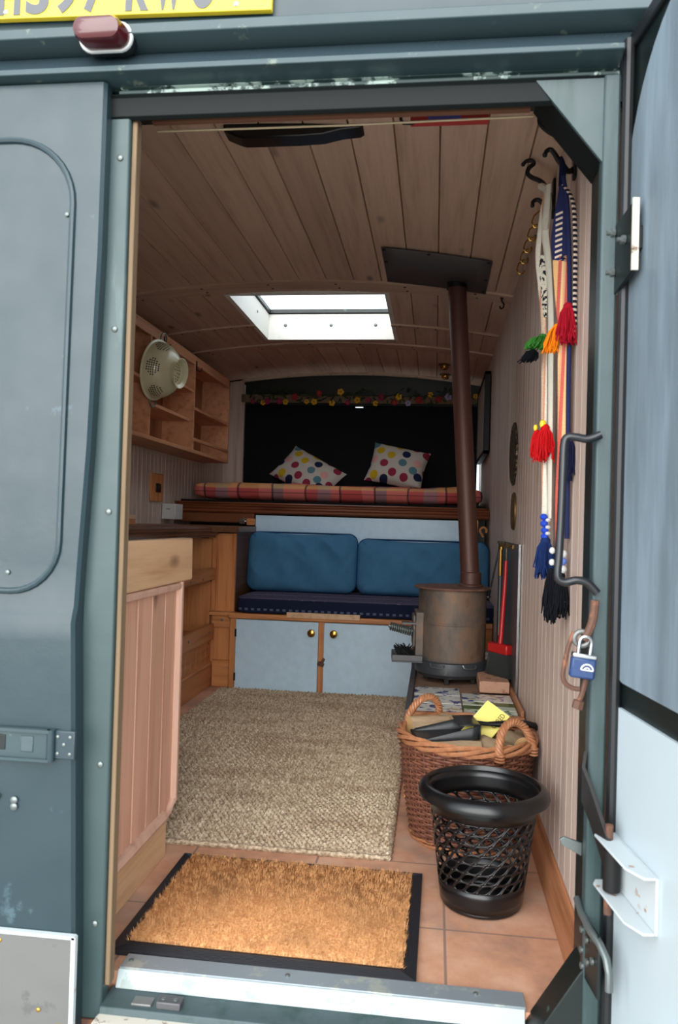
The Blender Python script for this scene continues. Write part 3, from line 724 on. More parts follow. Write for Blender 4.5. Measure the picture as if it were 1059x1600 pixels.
# ------------------------------------------------------------------ bench seat
bs = thing('bench_seat', (-.5, 2.85, 0), 'built in bench base with two pale blue doors', 'bench')
YS = 2.60
b = MB().box(-1.062, -1.026, YS+.004, YS+.04, 0, .378); b.build('left_post', M['orange'], bs, bevel=.002)
MB().box(-.586, -.550, YS+.004, YS+.04, 0, .378).build('centre_post', M['orange'], bs, bevel=.002)
MB().box(-.100, -.072, YS+.004, YS+.04, 0, .378).build('right_post', M['orange'], bs, bevel=.002)
MB().box(-.072, .305, YS+.004, YS+.04, .0, .378).build('right_board', M['orange_x'], bs, bevel=.002)
MB().box(-1.022, .30, YS+.04, 3.08, 0, .375).build('seat_box', M['orange_x'], bs)
MB().box(-1.066, -1.03, YS-.016, 2.664, .376, .402).box(-1.03, .305, YS-.016, 3.07, .376, .402).build('seat_ledge', M['orange_x'], bs, bevel=.003)
MB().box(-.755, -.370, YS-.024, YS-.012, .392, .420).build('ledge_strip', M['pine_pale_y'], bs, bevel=.002)
for x0, x1, kx, hx in ((-1.026, -.586, -.620, -1.026), (-.556, -.098, -.503, -.098)):
    d = MB().box(x0, x1, YS-.014, YS+.004, .006, .372).build('door', M['bluewhite'], bs, bevel=.003)
    MB().lathe([(0, 0), (.010, 0), (.010, .003), (.006, .006), (.006, .013), (.012, .016), (.019, .021), (.0205, .026), (.018, .031), (.010, .034), (0, .035)], (kx, YS-.013, .318), 20, Matrix.Rotation(pi/2, 3, 'X')).build('knob', M['brass'], d)
    if hx < -1:
        for z in (.07, .30): MB().tube([(hx, YS-.014, z-.02), (hx, YS-.014, z+.02)], .005, 8).build('hinge', M['iron'], d)
b = MB().cbox((-.568, YS-.018, .158), (.036, .008, .018), Matrix.Rotation(radians(20), 3, 'Y')).cbox((-.560, YS-.022, .168), (.014, .006, .045), Matrix.Rotation(radians(25), 3, 'Y'))
b.build('turn_catch', M['rust'], bs, bevel=.002)

def superc(w_, d_, h_, n1=.25, n2=.25, nu=48, nv=24, fn=None, Mx=None):
    def sg(c_, e_): return (1 if c_ >= 0 else -1)*abs(c_)**e_
    b = MB(Mx)
    def F(u, v):
        a = 2*pi*u; e_ = -pi/2+pi*v
        x = w_/2*sg(cos(e_), n1)*sg(cos(a), n2); y = d_/2*sg(cos(e_), n1)*sg(sin(a), n2); z = h_/2*sg(sin(e_), n1)
        p_ = Vector((x, y, z))
        return fn(p_) if fn else p_
    b.grid(F, nu, nv, cu=True); return b
# seat cushion with tribal weave
t = NT('navy_tribal_weave'); p = t.pos()
sp = t.n('ShaderNodeSeparateXYZ'); t.l(p, sp.inputs[0])
c = t.mix(t.noise(p, 14, 4), lin((26, 30, 52)), lin((46, 46, 74)))
vv = t.math('ADD', sp.outputs[1], t.math('MULTIPLY', sp.outputs[2], -1))
zz = t.math('PINGPONG', t.math('MULTIPLY', sp.outputs[0], 1), .018)
for off, per, wdt, colr, amp in ((.0, .14, .010, (196, 180, 190), 1.), (.05, .14, .006, (150, 96, 120), .6), (.09, .14, .005, (120, 128, 170), 1.)):
    fr = t.math('FRACT', t.math('DIVIDE', t.math('ADD', t.math('ADD', vv, off), t.math('MULTIPLY', zz, amp)), per))
    c = t.mix(t.math('MULTIPLY', t.math('LESS_THAN', fr, wdt/per), .75), c, lin(colr))
v = t.n('ShaderNodeTexVoronoi'); t.l(t.mapping(p, (16, 22, 40)), v.inputs['Vector']); v.inputs['Scale'].default_value = 1; v.inputs['Randomness'].default_value = .25
c = t.mix(t.math('MULTIPLY', t.math('LESS_THAN', v.outputs['Distance'], .20), .45), c, lin((150, 140, 176)))
topm = t.math('GREATER_THAN', sp.outputs[2], .480)
fr2 = t.math('LESS_THAN', t.math('ABSOLUTE', t.math('SUBTRACT', sp.outputs[2], .425)), .006); fx = t.math('LESS_THAN', t.math('FRACT', t.math('DIVIDE', sp.outputs[0], .034)), .5)
front = t.mix(t.math('MULTIPLY', t.math('MULTIPLY', fr2, fx), .5), lin((28, 34, 58)), lin((120, 130, 160)))
c = t.mix(topm, front, t.mix(.25, c, lin((130, 120, 140))))
t.bump(t.noise(p, 500, 2), .4, .001)
tribal = t.done(c, .9, 0, .15)
b = superc(1.37, .46, .092, .14, .08, 120, 20, lambda q: q+Vector((0, 0, .004*noise.noise(q*6))), Matrix.Translation((-.345, 2.835, .448)))
tag(b.build('seat_cushion', tribal, ang=60), 'long navy patterned seat cushion on the bench', 'cushion')
# blue back cushions
def blue(x0, x1, z0, z1, y, seed):
    w_, h_ = x1-x0, z1-z0; th, rc = .125, .055
    Mx = Matrix.Translation(((x0+x1)/2, y, (z0+z1)/2)) @ Matrix.Rotation(radians(-8), 4, 'X'); b = MB(Mx)
    for s_ in (-1, 1):
        def F(u, v):
            a, c_ = sin((u-.5)*pi), sin((v-.5)*pi); x, z = a*w_/2, c_*h_/2
            dx, dz_ = abs(x)-(w_/2-rc), abs(z)-(h_/2-rc)
            if dx > 0 and dz_ > 0:
                hh = sqrt(dx*dx+dz_*dz_); k = max(dx, dz_)/hh; x = math.copysign(w_/2-rc+dx*k, x); z = math.copysign(h_/2-rc+dz_*k, z)
            e_ = max(0, (1-a**6)*(1-c_**6))**.5
            wr = 0
            if s_ < 0:
                n1 = noise.noise(Vector((x*6+z*5+seed, (x-z)*1.6, seed))); n2 = noise.noise(Vector((x*14-z*9, (x+z)*3+seed, 2.)))
                wr = (.020*(1-2*abs(n1))+.007*(1-2*abs(n2)))*e_-.012*e_
            z += -.014*cos(x/w_*pi)*max(0, z/(h_/2))
            return (x, s_*th/2*e_*.92+(wr if s_ < 0 else 0)*-1, z)
        b.grid(F, 90, 54)
    return b, Mx, w_, h_
bluem = fabric('blue_cotton', (76, 124, 156), (56, 100, 134), scale=12)
piping = fabric('blue_piping', (30, 70, 112))
for (x0, x1, z0, z1, y, sd_, lb) in ((-1.055, -.430, .500, .835, 2.945, 2.3, 'left of the two blue back cushions on the bench'), (-.426, .300, .500, .811, 2.945, 8.1, 'right blue back cushion, partly behind the stove pipe')):
    b, Mx, w_, h_ = blue(x0, x1, z0, z1, y, sd_)
    o = b.build('back_cushion', bluem, ang=80)
    tag(o, lb, 'cushion')
    P = rrect(-w_/2+.001, w_/2-.001, -h_/2+.001, h_/2-.001, .055, 7)
    bb = MB(Mx).tube([(x, -.004, z-.014*cos(x/w_*pi)*max(0, z/(h_/2))) for x, z in P], .005, 8, closed=True)
    bb.build('piping', piping, o)
o = MB().box(-1.05, .16, 3.075, 3.09, .62, .926).build('back_board', M['bluewhite'], bevel=.002)
tag(o, 'pale blue painted board behind the blue cushions', 'board')

# ------------------------------------------------------------------ bed
bd = thing('bed_platform', (-.6, 3.6, .88), 'raised bed platform with ridged brown front moulding', 'bed')
MB().box(-1.545, .305, 3.10, 4.18, .985, 1.0).build('bed_board', M['brown'], bd)
b = MB().prism([(3.10, 1.0), (3.072, 1.0), (3.066, .993), (3.072, .986), (3.066, .980), (3.072, .972), (3.068, .963), (3.074, .955), (3.070, .945), (3.080, .936), (3.10, .932)], 'x', -1.545, .305)
b.build('front_moulding', M['brown'], bd, ang=20)
MB().box(-1.545, -1.06, 3.078, 3.098, .878, .934).build('lower_board', M['brown'], bd, bevel=.002)
MB().box(-1.10, -1.052, 3.055, 3.076, .866, .905).build('wood_block', M['orange_x'], bd, bevel=.003)
MB().box(.165, .245, 3.055, 3.098, .858, .932).build('wood_block', M['orange_x'], bd, bevel=.003)
b = MB().tube([(-1.145, 3.05, .888), (-1.10, 3.05, .888)], .006, 8).box(-1.142, -1.108, 3.05, 3.078, .872, .906); b.build('barrel_bolt', M['chrome'], bd, bevel=.002)
b = MB().tube(arc((.275, 3.06, .872), .018, -40, 220, 12)+[(.275, 3.06, .835)], .007, 8); b.build('wooden_hook', M['orange_x'], bd)
MB().box(-1.545, .305, 3.4, 3.42, .3, .98).build('under_panel', M['green_dark'], bd)
# plaid mattress
t = NT('red_plaid_cotton'); p = t.pos(); sp = t.n('ShaderNodeSeparateXYZ'); t.l(p, sp.inputs[0])
px1 = t.math('ADD', sp.outputs[0], t.math('MULTIPLY', t.noise(p, 4, 2), .05))
c = t.ramp(t.math('FRACT', t.math('DIVIDE', t.math('ADD', px1, 3.02), .62)), [(0, lin((184, 78, 76))), (.22, lin((200, 104, 100))), (.34, lin((142, 104, 108))), (.46, lin((204, 108, 98))), (.68, lin((186, 84, 82))), (.8, lin((156, 112, 116))), (.92, lin((200, 102, 96)))], 'CONSTANT')
yy = t.math('SUBTRACT', sp.outputs[1], t.math('MULTIPLY', sp.outputs[2], 2))
c = t.mix(t.math('MULTIPLY', t.math('LESS_THAN', t.math('FRACT', t.math('DIVIDE', t.math('ADD', yy, .02), .30)), .22), .45), c, lin((206, 176, 96)))
for src, per, wd_, of in ((px1, .205, .012, 3.0), (sp.outputs[2], .09, .004, .018), (sp.outputs[1], .2, .010, 0)):
    c = t.mix(t.math('MULTIPLY', t.math('LESS_THAN', t.math('FRACT', t.math('DIVIDE', t.math('ADD', src, of), per)), wd_/per), .8), c, lin((62, 40, 48)))
t.bump(t.noise(p, 30, 4), .5, .004)
plaid = t.done(c, .9, 0, .15)
def FM(q):
    lump = .024*noise.noise(Vector((q.x*3.2, q.y*3, 1)))+.010*noise.noise(Vector((q.x*9, q.y*5, 4)))
    return Vector((q.x, q.y+(.012*noise.noise(Vector((q.x*8, 2, q.z*10))) if q.y < 0 else 0), q.z*(1+0)+lump*(1 if q.z > -.01 else .35)))
b = superc(1.74, .96, .115, .45, .10, 200, 22, FM, Matrix.Translation((-.595, 3.60, 1.066)))
mo = b.build('plaid_mattress', plaid, ang=80)
tag(mo, 'red plaid padded mattress on the raised bed', 'mattress')
MB().cbox((-.62, 3.58, 1.0065), (1.80, .96, .012)).build('dark_underlay', M['black'], mo, bevel=.003)
# polka dot pillows
t = NT('polka_dot_cotton'); p = t.pos(True)
v = t.n('ShaderNodeTexVoronoi', voronoi_dimensions='2D'); t.l(t.mapping(p, (1, 1, 1), (0, 0, .5)), v.inputs['Vector']); v.inputs['Scale'].default_value = 12; v.inputs['Randomness'].default_value = .42
vc = t.n('ShaderNodeSeparateColor'); t.l(v.outputs['Color'], vc.inputs[0])
dc = t.ramp(vc.outputs[0], [(0, lin((26, 34, 62))), (.22, lin((178, 148, 30))), (.42, lin((132, 40, 62))), (.60, lin((196, 148, 140))), (.78, lin((80, 116, 128)))], 'CONSTANT')
c = t.mix(t.math('LESS_THAN', v.outputs['Distance'], .34), lin((176, 168, 160)), dc)
t.bump(t.noise(p, 25, 4), .4, .004)
dots = t.done(c, .9, 0, .15)
def pillow(w_, h_, th, Mx, seed):
    b = MB(Mx)
    for s_ in (1, -1):
        def F(u, v):
            a, c_ = 2*u-1, 2*v-1
            k = (max(0, 1-a*a)**.5)*(max(0, 1-c_*c_)**.5)
            px = a*w_/2*(1-.07*(1-c_*c_)); py = c_*h_/2*(1-.07*(1-a*a))
            return (px, py, s_*(th/2*k**.8+.006*noise.noise(Vector((a*4, c_*4, seed)))*k))
        b.grid(F, 28, 28)
    return b
for (cx_, cz_, rz, ln, sc_, lb, sd_) in ((-.890, 1.222, -32, 58, (.46, .30), 'slumped polka dot pillow on the left of the bed', 2.), (-.265, 1.285, -12, 68, (.40, .30), 'upright polka dot pillow on the right of the bed', 5.)):
    Mx = Matrix.Translation((cx_, 3.95, cz_+.008)) @ Matrix.Rotation(radians(ln), 4, 'X') @ Matrix.Rotation(radians(rz), 4, 'Z')
    pb_ = pillow(sc_[0], sc_[1], .15, Mx, sd_)
    for q_ in pb_.v:
        if q_.z < 1.150: q_.z = 1.150+(q_.z-1.150)*.12
    o = pb_.build('polka_dot_pillow', dots, ang=180)
    # own texture frame so that the dots follow the cushion face
    me = o.data; C0 = Vector(o.location)
    R3 = Mx.to_3x3(); inv = R3.inverted()
    for v_ in me.vertices: v_.co = inv @ (v_.co+C0-Mx.translation)
    me.set_sharp_from_angle(angle=radians(180)); o.location = Mx.translation; o.rotation_euler = R3.to_euler()
    tag(o, lb, 'pillow')
# blind, pelmet, garland
bl = MB()
bl.box(-1.405, -.588, 4.13, 4.142, 1.0, 1.741); bl.box(-.588, -.532, 4.13, 4.142, 1.0, 1.725); bl.box(-.532, .284, 4.13, 4.142, 1.0, 1.741)
tag(bl.build('window_blind', M['black']), 'black blind board covering the rear window', 'blind')
tag(MB().box(-1.41, .295, 4.06, 4.075, 1.748, 1.806).build('pelmet_board', M['trimwood'], bevel=.003), 'narrow wooden pelmet rail above the black blind', 'pelmet')
tag(MB().box(-1.543, -1.405, 4.1, 4.12, 1.0, 1.93).box(-1.41, -1.395, 4.09, 4.12, 1.0, 1.88).build('window_side_board', M['wall']), 'boarded strip left of the black blind', 'board')
gl_ = thing('flower_garland', (-.6, 4.04, 1.78), 'artificial flower garland hung along the pelmet', 'garland')
fc = [plain('petal_'+n_, c_, .7) for n_, c_ in (('yellow', (214, 164, 30)), ('magenta', (150, 28, 74)), ('lilac', (156, 150, 190)), ('red', (168, 30, 40)))]
leafm = plain('garland_leaf', (30, 52, 30), .7)
lv = MB(); rg = random.Random(5)
for k in range(150):
    x = -1.33+1.60*k/149+rg.uniform(-.02, .02); z = 1.79+.035*noise.noise(Vector((x*6, 0, 0)))+rg.uniform(-.045, .05)
    R = Matrix.Rotation(rg.uniform(0, 6.28), 3, 'Z') @ Matrix.Rotation(rg.uniform(-1, 1), 3, 'X')
    lv.ball((x, 4.035+rg.uniform(-.02, .01), z), (.006, .022, .012), 6, Matrix.Rotation(rg.uniform(0, 3), 3, 'Y') @ Matrix.Rotation(1.4, 3, 'X'))
lv.tube([(-1.36+1.66*k/60, 4.05, 1.80+.02*noise.noise(Vector((k*.3, 0, 0)))) for k in range(61)], .004, 6)
lv.build('leaves', leafm, gl_)
for k in range(26):
    x = -1.32+1.57*k/25+rg.uniform(-.02, .02); z = 1.785+rg.uniform(-.05, .045); rr_ = rg.uniform(.016, .024)
    b = MB(); npet = 5
    for q in range(npet):
        a = 2*pi*q/npet+k; b.ball((x+rr_*.62*cos(a), 4.015, z+rr_*.62*sin(a)), (rr_*.55, .004, rr_*.55), 8)
    fl = b.build('flower', fc[[0, 1, 2, 3, 0, 1, 0, 3][rg.randrange(8)]], gl_)
    MB().ball((x, 4.010, z), (.006, .004, .006), 8).build('flower_centre', M['brass_dark'], fl)
sp_n = 0
for (x, y, lb) in ((.035, 3.62, 'brass downlight spot nearer the stove pipe'), (.045, 3.95, 'small brass downlight spot nearest the bed window')):
    z = zc(x)-.001
    sp_ = thing('ceiling_spotlight', (x, y, z-.02), lb, 'spotlight', 'brass ceiling spotlights')
    MB().lathe([(0, 0), (.040, 0), (.040, -.006), (.030, -.010), (.026, -.010)], (x, y, z), 20).build('base', M['brass_dark'], sp_)
    MB().lathe([(.026, -.008), (.027, -.020), (.020, -.032), (.012, -.036), (0, -.036)], (x, y, z), 20).build('shade', M['brass'], sp_)

# ------------------------------------------------------------------ wall shelves
sh = thing('wall_shelf_unit', (-1.46, 2.4, 1.26), 'pine pigeonhole shelf unit on the left wall', 'shelf')
XS = -1.352; SY = 3.53
MB().box(-1.547, -1.535, .9, SY, 1.29, 1.80).build('back_panel', M['shelf_back'], sh)
MB().box(-1.535, XS, .9, SY, 1.262, 1.282).build('bottom_board', M['shelf'], sh, bevel=.002)
MB().box(-1.535, XS, .9, SY, 1.790, 1.806).build('top_board', M['shelf'], sh, bevel=.002)
MB().box(XS-.014, XS, .9, SY, 1.755, 1.792).build('front_rail', M['shelf'], sh, bevel=.002)
MB().box(-1.535, XS, SY-.018, SY, 1.262, 1.806).build('end_panel', M['shelf'], sh, bevel=.002)
MB().box(-1.535, XS-.002, 1.20, 1.215, 1.282, 1.79).build('divider', M['shelf'], sh)
MB().box(-1.535, XS-.002, 2.10, 2.118, 1.282, 1.79).build('divider', M['shelf'], sh)
MB().box(-1.535, XS-.002, 2.78, 2.798, 1.282, 1.79).build('divider', M['shelf'], sh)
MB().box(-1.535, XS-.002, .9, 2.10, 1.532, 1.547).build('shelf', M['shelf'], sh, bevel=.001)
MB().box(-1.535, XS-.004, 2.118, 2.78, 1.600, 1.614).build('shelf', M['shelf'], sh, bevel=.001)
MB().box(-1.535, XS-.004, 2.118, 2.72, 1.430, 1.446).build('shelf', M['shelf'], sh, bevel=.001)
MB().box(-1.535, XS-.002, 2.798, SY-.018, 1.505, 1.522).build('shelf', M['shelf'], sh, bevel=.001)
MB().box(XS-.012, XS+.002, 2.798, SY-.018, 1.330, 1.348).build('front_strip', M['shelf'], sh, bevel=.001)
# colander hooks and colander
def small_hook(x, y, z, label):
    b = MB().box(x, x+.004, y-.006, y+.006, z-.02, z+.035).tube([(x+.004, y, z-.012), (x+.020, y, z-.024), (x+.030, y, z-.018), (x+.032, y, z-.004)], .003, 6)
    return tag(b.build('wall_hook', M['iron']), label, 'hook')
small_hook(XS, 2.27, 1.756, 'small black hook holding the colander')
small_hook(XS, 2.80, 1.745, 'small black hook on the shelf rail right of the colander')
co = thing('colander', (-1.28, 2.13, 1.3), 'cream enamel colander hanging from the shelf rail', 'colander')
cm_ = NT('cream_enamel'); cm_.b.inputs['Coat Weight'].default_value = .3; cream = cm_.done(lin((214, 208, 172)), .3)
dirv = Vector((.94, -.15, -.15)).normalized()      # axis from the rim towards the foot
Rq = dirv.to_track_quat('Z', 'Y').to_matrix(); CC = Vector((-1.318, 2.10, 1.590))
CK = 1.16
prof_c = [(.0, .099), (.045, .098), (.066, .092), (.088, .076), (.104, .050), (.113, .018), (.116, 0), (.124, -.003), (.125, -.006), (.118, -.006), (.112, .0), (.108, .02), (.098, .05), (.082, .073), (.06, .088), (0, .094)]
hb = MB().lathe([(r_*CK, z_*.95) for r_, z_ in prof_c], CC, 48, Rq); hb.cur = 1
MB().lathe([(r_*CK, z_*.95) for r_, z_ in [(.046, .096), (.050, .118), (.060, .128), (.062, .130), (.058, .131), (.046, .120), (.042, .096)]], CC, 36, Rq).build('foot_ring', cream, co)
def hole(rad_, z_, ang_, nr, nz):
    p_ = Vector((rad_*cos(ang_), rad_*sin(ang_), z_)); nrm = Vector((nr*cos(ang_), nr*sin(ang_), nz)).normalized()
    pw_ = CC+Rq @ (Vector((p_.x*CK, p_.y*CK, p_.z*.95))+nrm*.0018); hb.lathe([(0, 0), (.0036, 0), (0, .0008)], pw_, 6, (Rq @ nrm).to_track_quat('Z', 'Y').to_matrix())
for sct in range(6):
    a0 = 2*pi*sct/6
    for (zz_, rad_, cnt) in ((.070, .0925, 4), (.060, .0990, 6), (.050, .1045, 8), (.040, .1080, 8), (.030, .1105, 6), (.020, .1130, 4)):
        for q in range(cnt): hole(rad_, zz_, a0+(q-(cnt-1)/2)*.085, .9, .35)
for rad_ in (.014, .026, .036):
    for q in range(int(rad_*450)): hole(rad_, .0985, q*2*pi/int(rad_*450), 0, 1)
hb.build('bowl', [cream, M['iron']], co)
for s_ in (1, -1):
    up_ = (Rq.inverted() @ Vector((0, 0, 1))); up_.z = 0; up_.normalize(); sd_v = Vector((-up_.y, up_.x, 0))
    pts_ = [CC+Rq @ (up_*s_*(.140+.034*sin(pi*k/10)**.7)+sd_v*(.028*cos(pi*k/10))+Vector((0, 0, .004))) for k in range(11)]
    MB().tube(pts_, .0038, 8).build('handle', M['bolt'], co)
# socket plate and white box
sw_ = thing('switch_plate', (-1.54, 2.75, .98), 'wooden backplate with black switch on the left wall', 'switch')
MB().prism([(2.655, .985), (2.655, 1.140), (2.845, 1.140), (2.845, .985)], 'x', -1.548, -1.538).build('backplate', M['orange'], sw_, bevel=.004)
k_ = MB().box(-1.538, -1.530, 2.72, 2.79, 1.035, 1.085).build('switch_body', M['blackplastic'], sw_, bevel=.002)
MB().box(-1.531, -1.522, 2.745, 2.765, 1.05, 1.07).build('rocker', M['iron'], k_, bevel=.001)
wb_ = thing('white_box', (-1.50, 3.0, .88), 'small white plastic box on the left wall behind the worktop', 'box')
MB().box(-1.548, -1.468, 2.86, 2.99, .888, .976).build('housing', M['white_plastic'], wb_, bevel=.002)
MB().box(-1.520, -1.500, 2.856, 2.861, .944, .948).build('slot', M['plate'], wb_)

# ------------------------------------------------------------------ hearth and stove
he = thing('tiled_hearth', (.12, 1.8, 0), 'raised hearth with patterned tiles under the stove', 'hearth')
HZ = .265; HY0, HY1, HX0, HX1 = 1.125, 2.585, -.078, .303
MB().box(HX0, HX1, HY0, HY1, 0, HZ-.006).build('hearth_box', M['orange_x'], he, bevel=.003)
MB().box(HX0+.01, HX1-.002, HY0+.01, HY1, HZ-.006, HZ).build('hearth_slab', paint('dull_clay_slab', (150, 118, 98), .7, (120, 96, 80), .3, 20), he)
MB().box(HX0-.004, HX0+.016, HY0+.01, HY1-.2, HZ, HZ+.022).build('edge_angle', M['plate'], he, bevel=.001)
MB().box(HX0, HX1, HY0-.012, HY0+.014, HZ-.05, HZ+.020).build('front_lipping', M['skirt'], he, bevel=.003)
MB().box(HX1-.010, HX1, HY0+.02, HY1-.4, HZ, HZ+.035).build('wall_batten', M['skirt'], he, bevel=.002)
def tile_mat(name, base, cols, sc):
    t = NT(name); p = t.pos(); c = lin(base)
    cc_ = None; prev = lin(base)
    for i, (cl, th, s_) in enumerate(cols):
        a = t.noise(t.mapping(p, (1, 1, 1), (0, 0, .4*i), (3.1*i, 1.7*i, 0)), s_, 2, .5)
        prev = t.mix(t.ramp(a, [(th, (0, 0, 0)), (th+.015, (1, 1, 1))]), prev, lin(cl))
    return t.done(prev, .18, 0, .5)
tb = tile_mat('blue_floral_tile', (214, 214, 206), [((60, 74, 140), .60, 26), ((186, 170, 130), .63, 18), ((120, 140, 180), .64, 40)], 1)
tg = tile_mat('green_leaf_tile', (196, 206, 188), [((88, 112, 66), .56, 24), ((180, 120, 70), .66, 22)], 1)
td = plain('dark_green_tile', (84, 104, 62), .2)
TZ = HZ+.001
for (x0, x1, y0, y1, m_) in ((HX0+.02, .108, 1.14, 1.29, tb), (HX0+.02, .108, 1.295, 1.425, tb), (HX0+.02, .108, 1.43, 1.56, tb), (.113, .290, 1.355, 1.48, tb),
                             (.113, .198, 1.295, 1.350, tg), (.203, .290, 1.295, 1.350, td), (.113, .198, 1.235, 1.290, td), (.203, .290, 1.235, 1.290, tg), (.113, .290, 1.14, 1.23, tg),
                             (.10, .29, 1.90, 2.2, tb), (HX0+.02, .29, 2.25, 2.5, tb)):
    MB().box(x0, x1, y0, y1, TZ, TZ+.012).build('tile', m_, he, bevel=.0015)
br1 = MB().box(.180, .290, 1.50, 1.72, .2785, .322).build('brick', M['terracotta'], bevel=.004)
tag(br1, 'pale clay brick standing on the hearth beside the stove', 'brick')

SXc, SYc = .080, 1.78
st = thing('wood_stove', (SXc, SYc, .267), 'rusty cylindrical wood burning stove with brown flue pipe', 'stove')
C3 = (SXc, SYc, 0)
MB().lathe([(0, .352), (.136, .352), (.137, .36), (.137, .500), (.1385, .502), (.1385, .507), (.137, .509), (.137, .640), (0, .640)], C3, 64).build('drum', M['stove'], st)
MB().lathe([(0, .640), (.155, .640), (.1565, .643), (.155, .647), (.06, .651), (0, .651)], C3, 64).build('lid', M['lid'], st)
MB().lathe([(0, .286), (.09, .286), (.130, .292), (.146, .308), (.148, .335), (.144, .352), (.138, .356), (0, .356)], C3, 64).build('base_pan', M['stove_base'], st)
for a in (-100, -30, 60, 170):
    x, y = SXc+.10*cos(radians(a)), SYc+.10*sin(radians(a))
    MB().box(x-.010, x+.010, y-.010, y+.010, .266, .30).build('foot', M['iron'], st, bevel=.002)
for a in (-112, -62):
    ar = radians(a); R = Matrix.Rotation(ar+pi/2, 3, 'Z'); ctr = Vector((SXc+.147*cos(ar), SYc+.147*sin(ar), .340))
    b = MB(Matrix.Translation(ctr) @ R.to_4x4())
    b.tube([(-.030, 0, .012), (-.026, -.006, .002), (-.018, -.008, -.002), (.018, -.008, -.002), (.026, -.006, .002), (.028, 0, .008)], .003, 6)
    b.build('clip', M['bolt'], st)
# door side (faces left): frame, door, spring handle, ash shelf
b = MB(); Rz = Matrix.Rotation(radians(184), 4, 'Z'); DMx = Matrix.Translation((SXc, SYc, 0)) @ Rz
b = MB(DMx).box(.118, .150, -.075, .075, .372, .545); b.build('door_frame', M['stove'], st, bevel=.003)
dd_ = MB(DMx).box(.150, .160, -.062, .062, .405, .530).build('stove_door', M['stove'], st, bevel=.003)
MB(DMx).box(.145, .205, .030, .075, .495, .503).build('latch_plate', M['plate'], dd_, bevel=.001)
b = MB(DMx); hp_ = []
H0, H1 = Vector((.158, .055, .462)), Vector((.252, .050, .484))
nT = 11
for k in range(nT*12+1):
    tt = k/(nT*12); a = 2*pi*nT*tt; pc = H0.lerp(H1, tt); hp_.append(pc+Vector((0, cos(a)*.0155, sin(a)*.0155)))
b.tube(hp_, .0034, 6); b.tube([H0-Vector((.02, 0, 0)), H1+Vector((.006, 0, 0))], .006, 8); b.build('spring_handle', M['bolt'], dd_)
b = MB(DMx).box(.120, .242, -.060, .085, .345, .350).box(.120, .242, .080, .085, .350, .374).box(.120, .242, -.060, -.055, .350, .374).box(.237, .242, -.060, .085, .350, .374)
b.build('ash_shelf', M['plate'], st, bevel=.0015)
ab = MB(DMx)
for k in range(160):
    a_ = rng.uniform(0, 6.28); ab.tube([(.150+rng.uniform(0, .07), .03+rng.uniform(-.045, .045), .356), (.150+rng.uniform(0, .085), .035+rng.uniform(-.045, .045), .356+rng.uniform(.02, .055))], .0016, 3)
tag(ab.build('hearth_brush', plain('black_bristle', (18, 24, 24), .8)), 'black bristle brush lying on the ash shelf of the stove', 'brush')
P0, P1 = Vector((.152, SYc+.02, .651)), Vector((.066, 1.90, zc(.066)-.002))
b = MB(); N = 30
b.tube([P0.lerp(P1, k/N) for k in range(N+1)], .0385, 28)
b.build('flue_pipe', M['flue'], st)
b = MB().lathe([(.0385, .0), (.052, 0), (.050, .006), (.043, .010), (.043, .055), (.0385, .058)], (P0.x, P0.y, .650), 28); b.build('flue_collar', M['flue'], st)
MB().lathe([(.0385, -.03), (.043, -.03), (.043, 0), (.0385, 0)], (P1.x, P1.y, zc(.066)-.001), 28).build('top_collar', M['iron'], st)
fp = thing('flue_plate', (-.02, 1.76, 1.95), 'grey metal heat plate on the ceiling around the flue', 'metal plate')
b = MB(); b.grid(lambda u, v: (-.232+.425*u+(.0), 1.525+.42*v+.05*u, zc(-.232+.425*u)-.010), 8, 1)
b.build('sheet', M['plate'], fp, solid=.002)
screws([(-.222, 1.54, zc(-.222)-.012), (-.05, 1.56, zc(-.05)-.012), (.180, 1.585, zc(.18)-.012), (-.222, 1.68, zc(-.22)-.012), (.182, 1.80, zc(.18)-.012), (.182, 1.96, zc(.18)-.012)], 'z', .007, M['iron'], fp)

# fire tools on the right wall
sst = MB().box(XR-.008, XR-.003, 1.40, 2.30, .275, .832).build('heat_shield', M['plate'], bevel=.001)
tag(sst, 'dark metal heat shield sheet on the right wall', 'metal sheet')
MB().box(XR-.011, XR-.003, 1.392, 1.402, .275, .834).build('edge_strip', M['chrome'], sst)
rk = thing('tool_rack', (.30, 1.78, .83), 'small brass hook rack above the fire tools', 'hook rack')
MB().box(XR-.014, XR-.008, 1.60, 1.95, .812, .828).build('rail', M['brass_dark'], rk, bevel=.001)
for y in (1.64, 1.76, 1.90):
    MB().tube([(XR-.012, y, .826), (XR-.035, y, .815), (XR-.042, y, .822), (XR-.044, y, .838)], .0035, 6).build('hook', M['brass_dark'], rk)
rbm = plain('red_plastic', (176, 30, 30), .3)
fb = thing('hearth_broom', (.27, 1.62, .33), 'red handled fire brush hanging on the right wall', 'brush')
b = MB().tube([(.278, 1.64, .765), (.277, 1.64, .70), (.264, 1.62, .47), (.262, 1.62, .445)], [.007, .008, .0095, .010], 12); b.build('handle', rbm, fb)
b = MB().tube([(.278, 1.64, .765), (.278, 1.635, .79), (.278, 1.64, .818), (.278, 1.645, .79), (.278, 1.64, .765)], .002, 5); b.build('hanging_loop', M['brass_dark'], fb)
Mb = Matrix.Translation((.262, 1.62, .425)) @ Matrix.Rotation(radians(-54), 4, 'Z')
MB(Mb).box(-.056, .056, -.018, .018, -.016, .022).build('head', rbm, fb, bevel=.006)
b = MB(Mb)
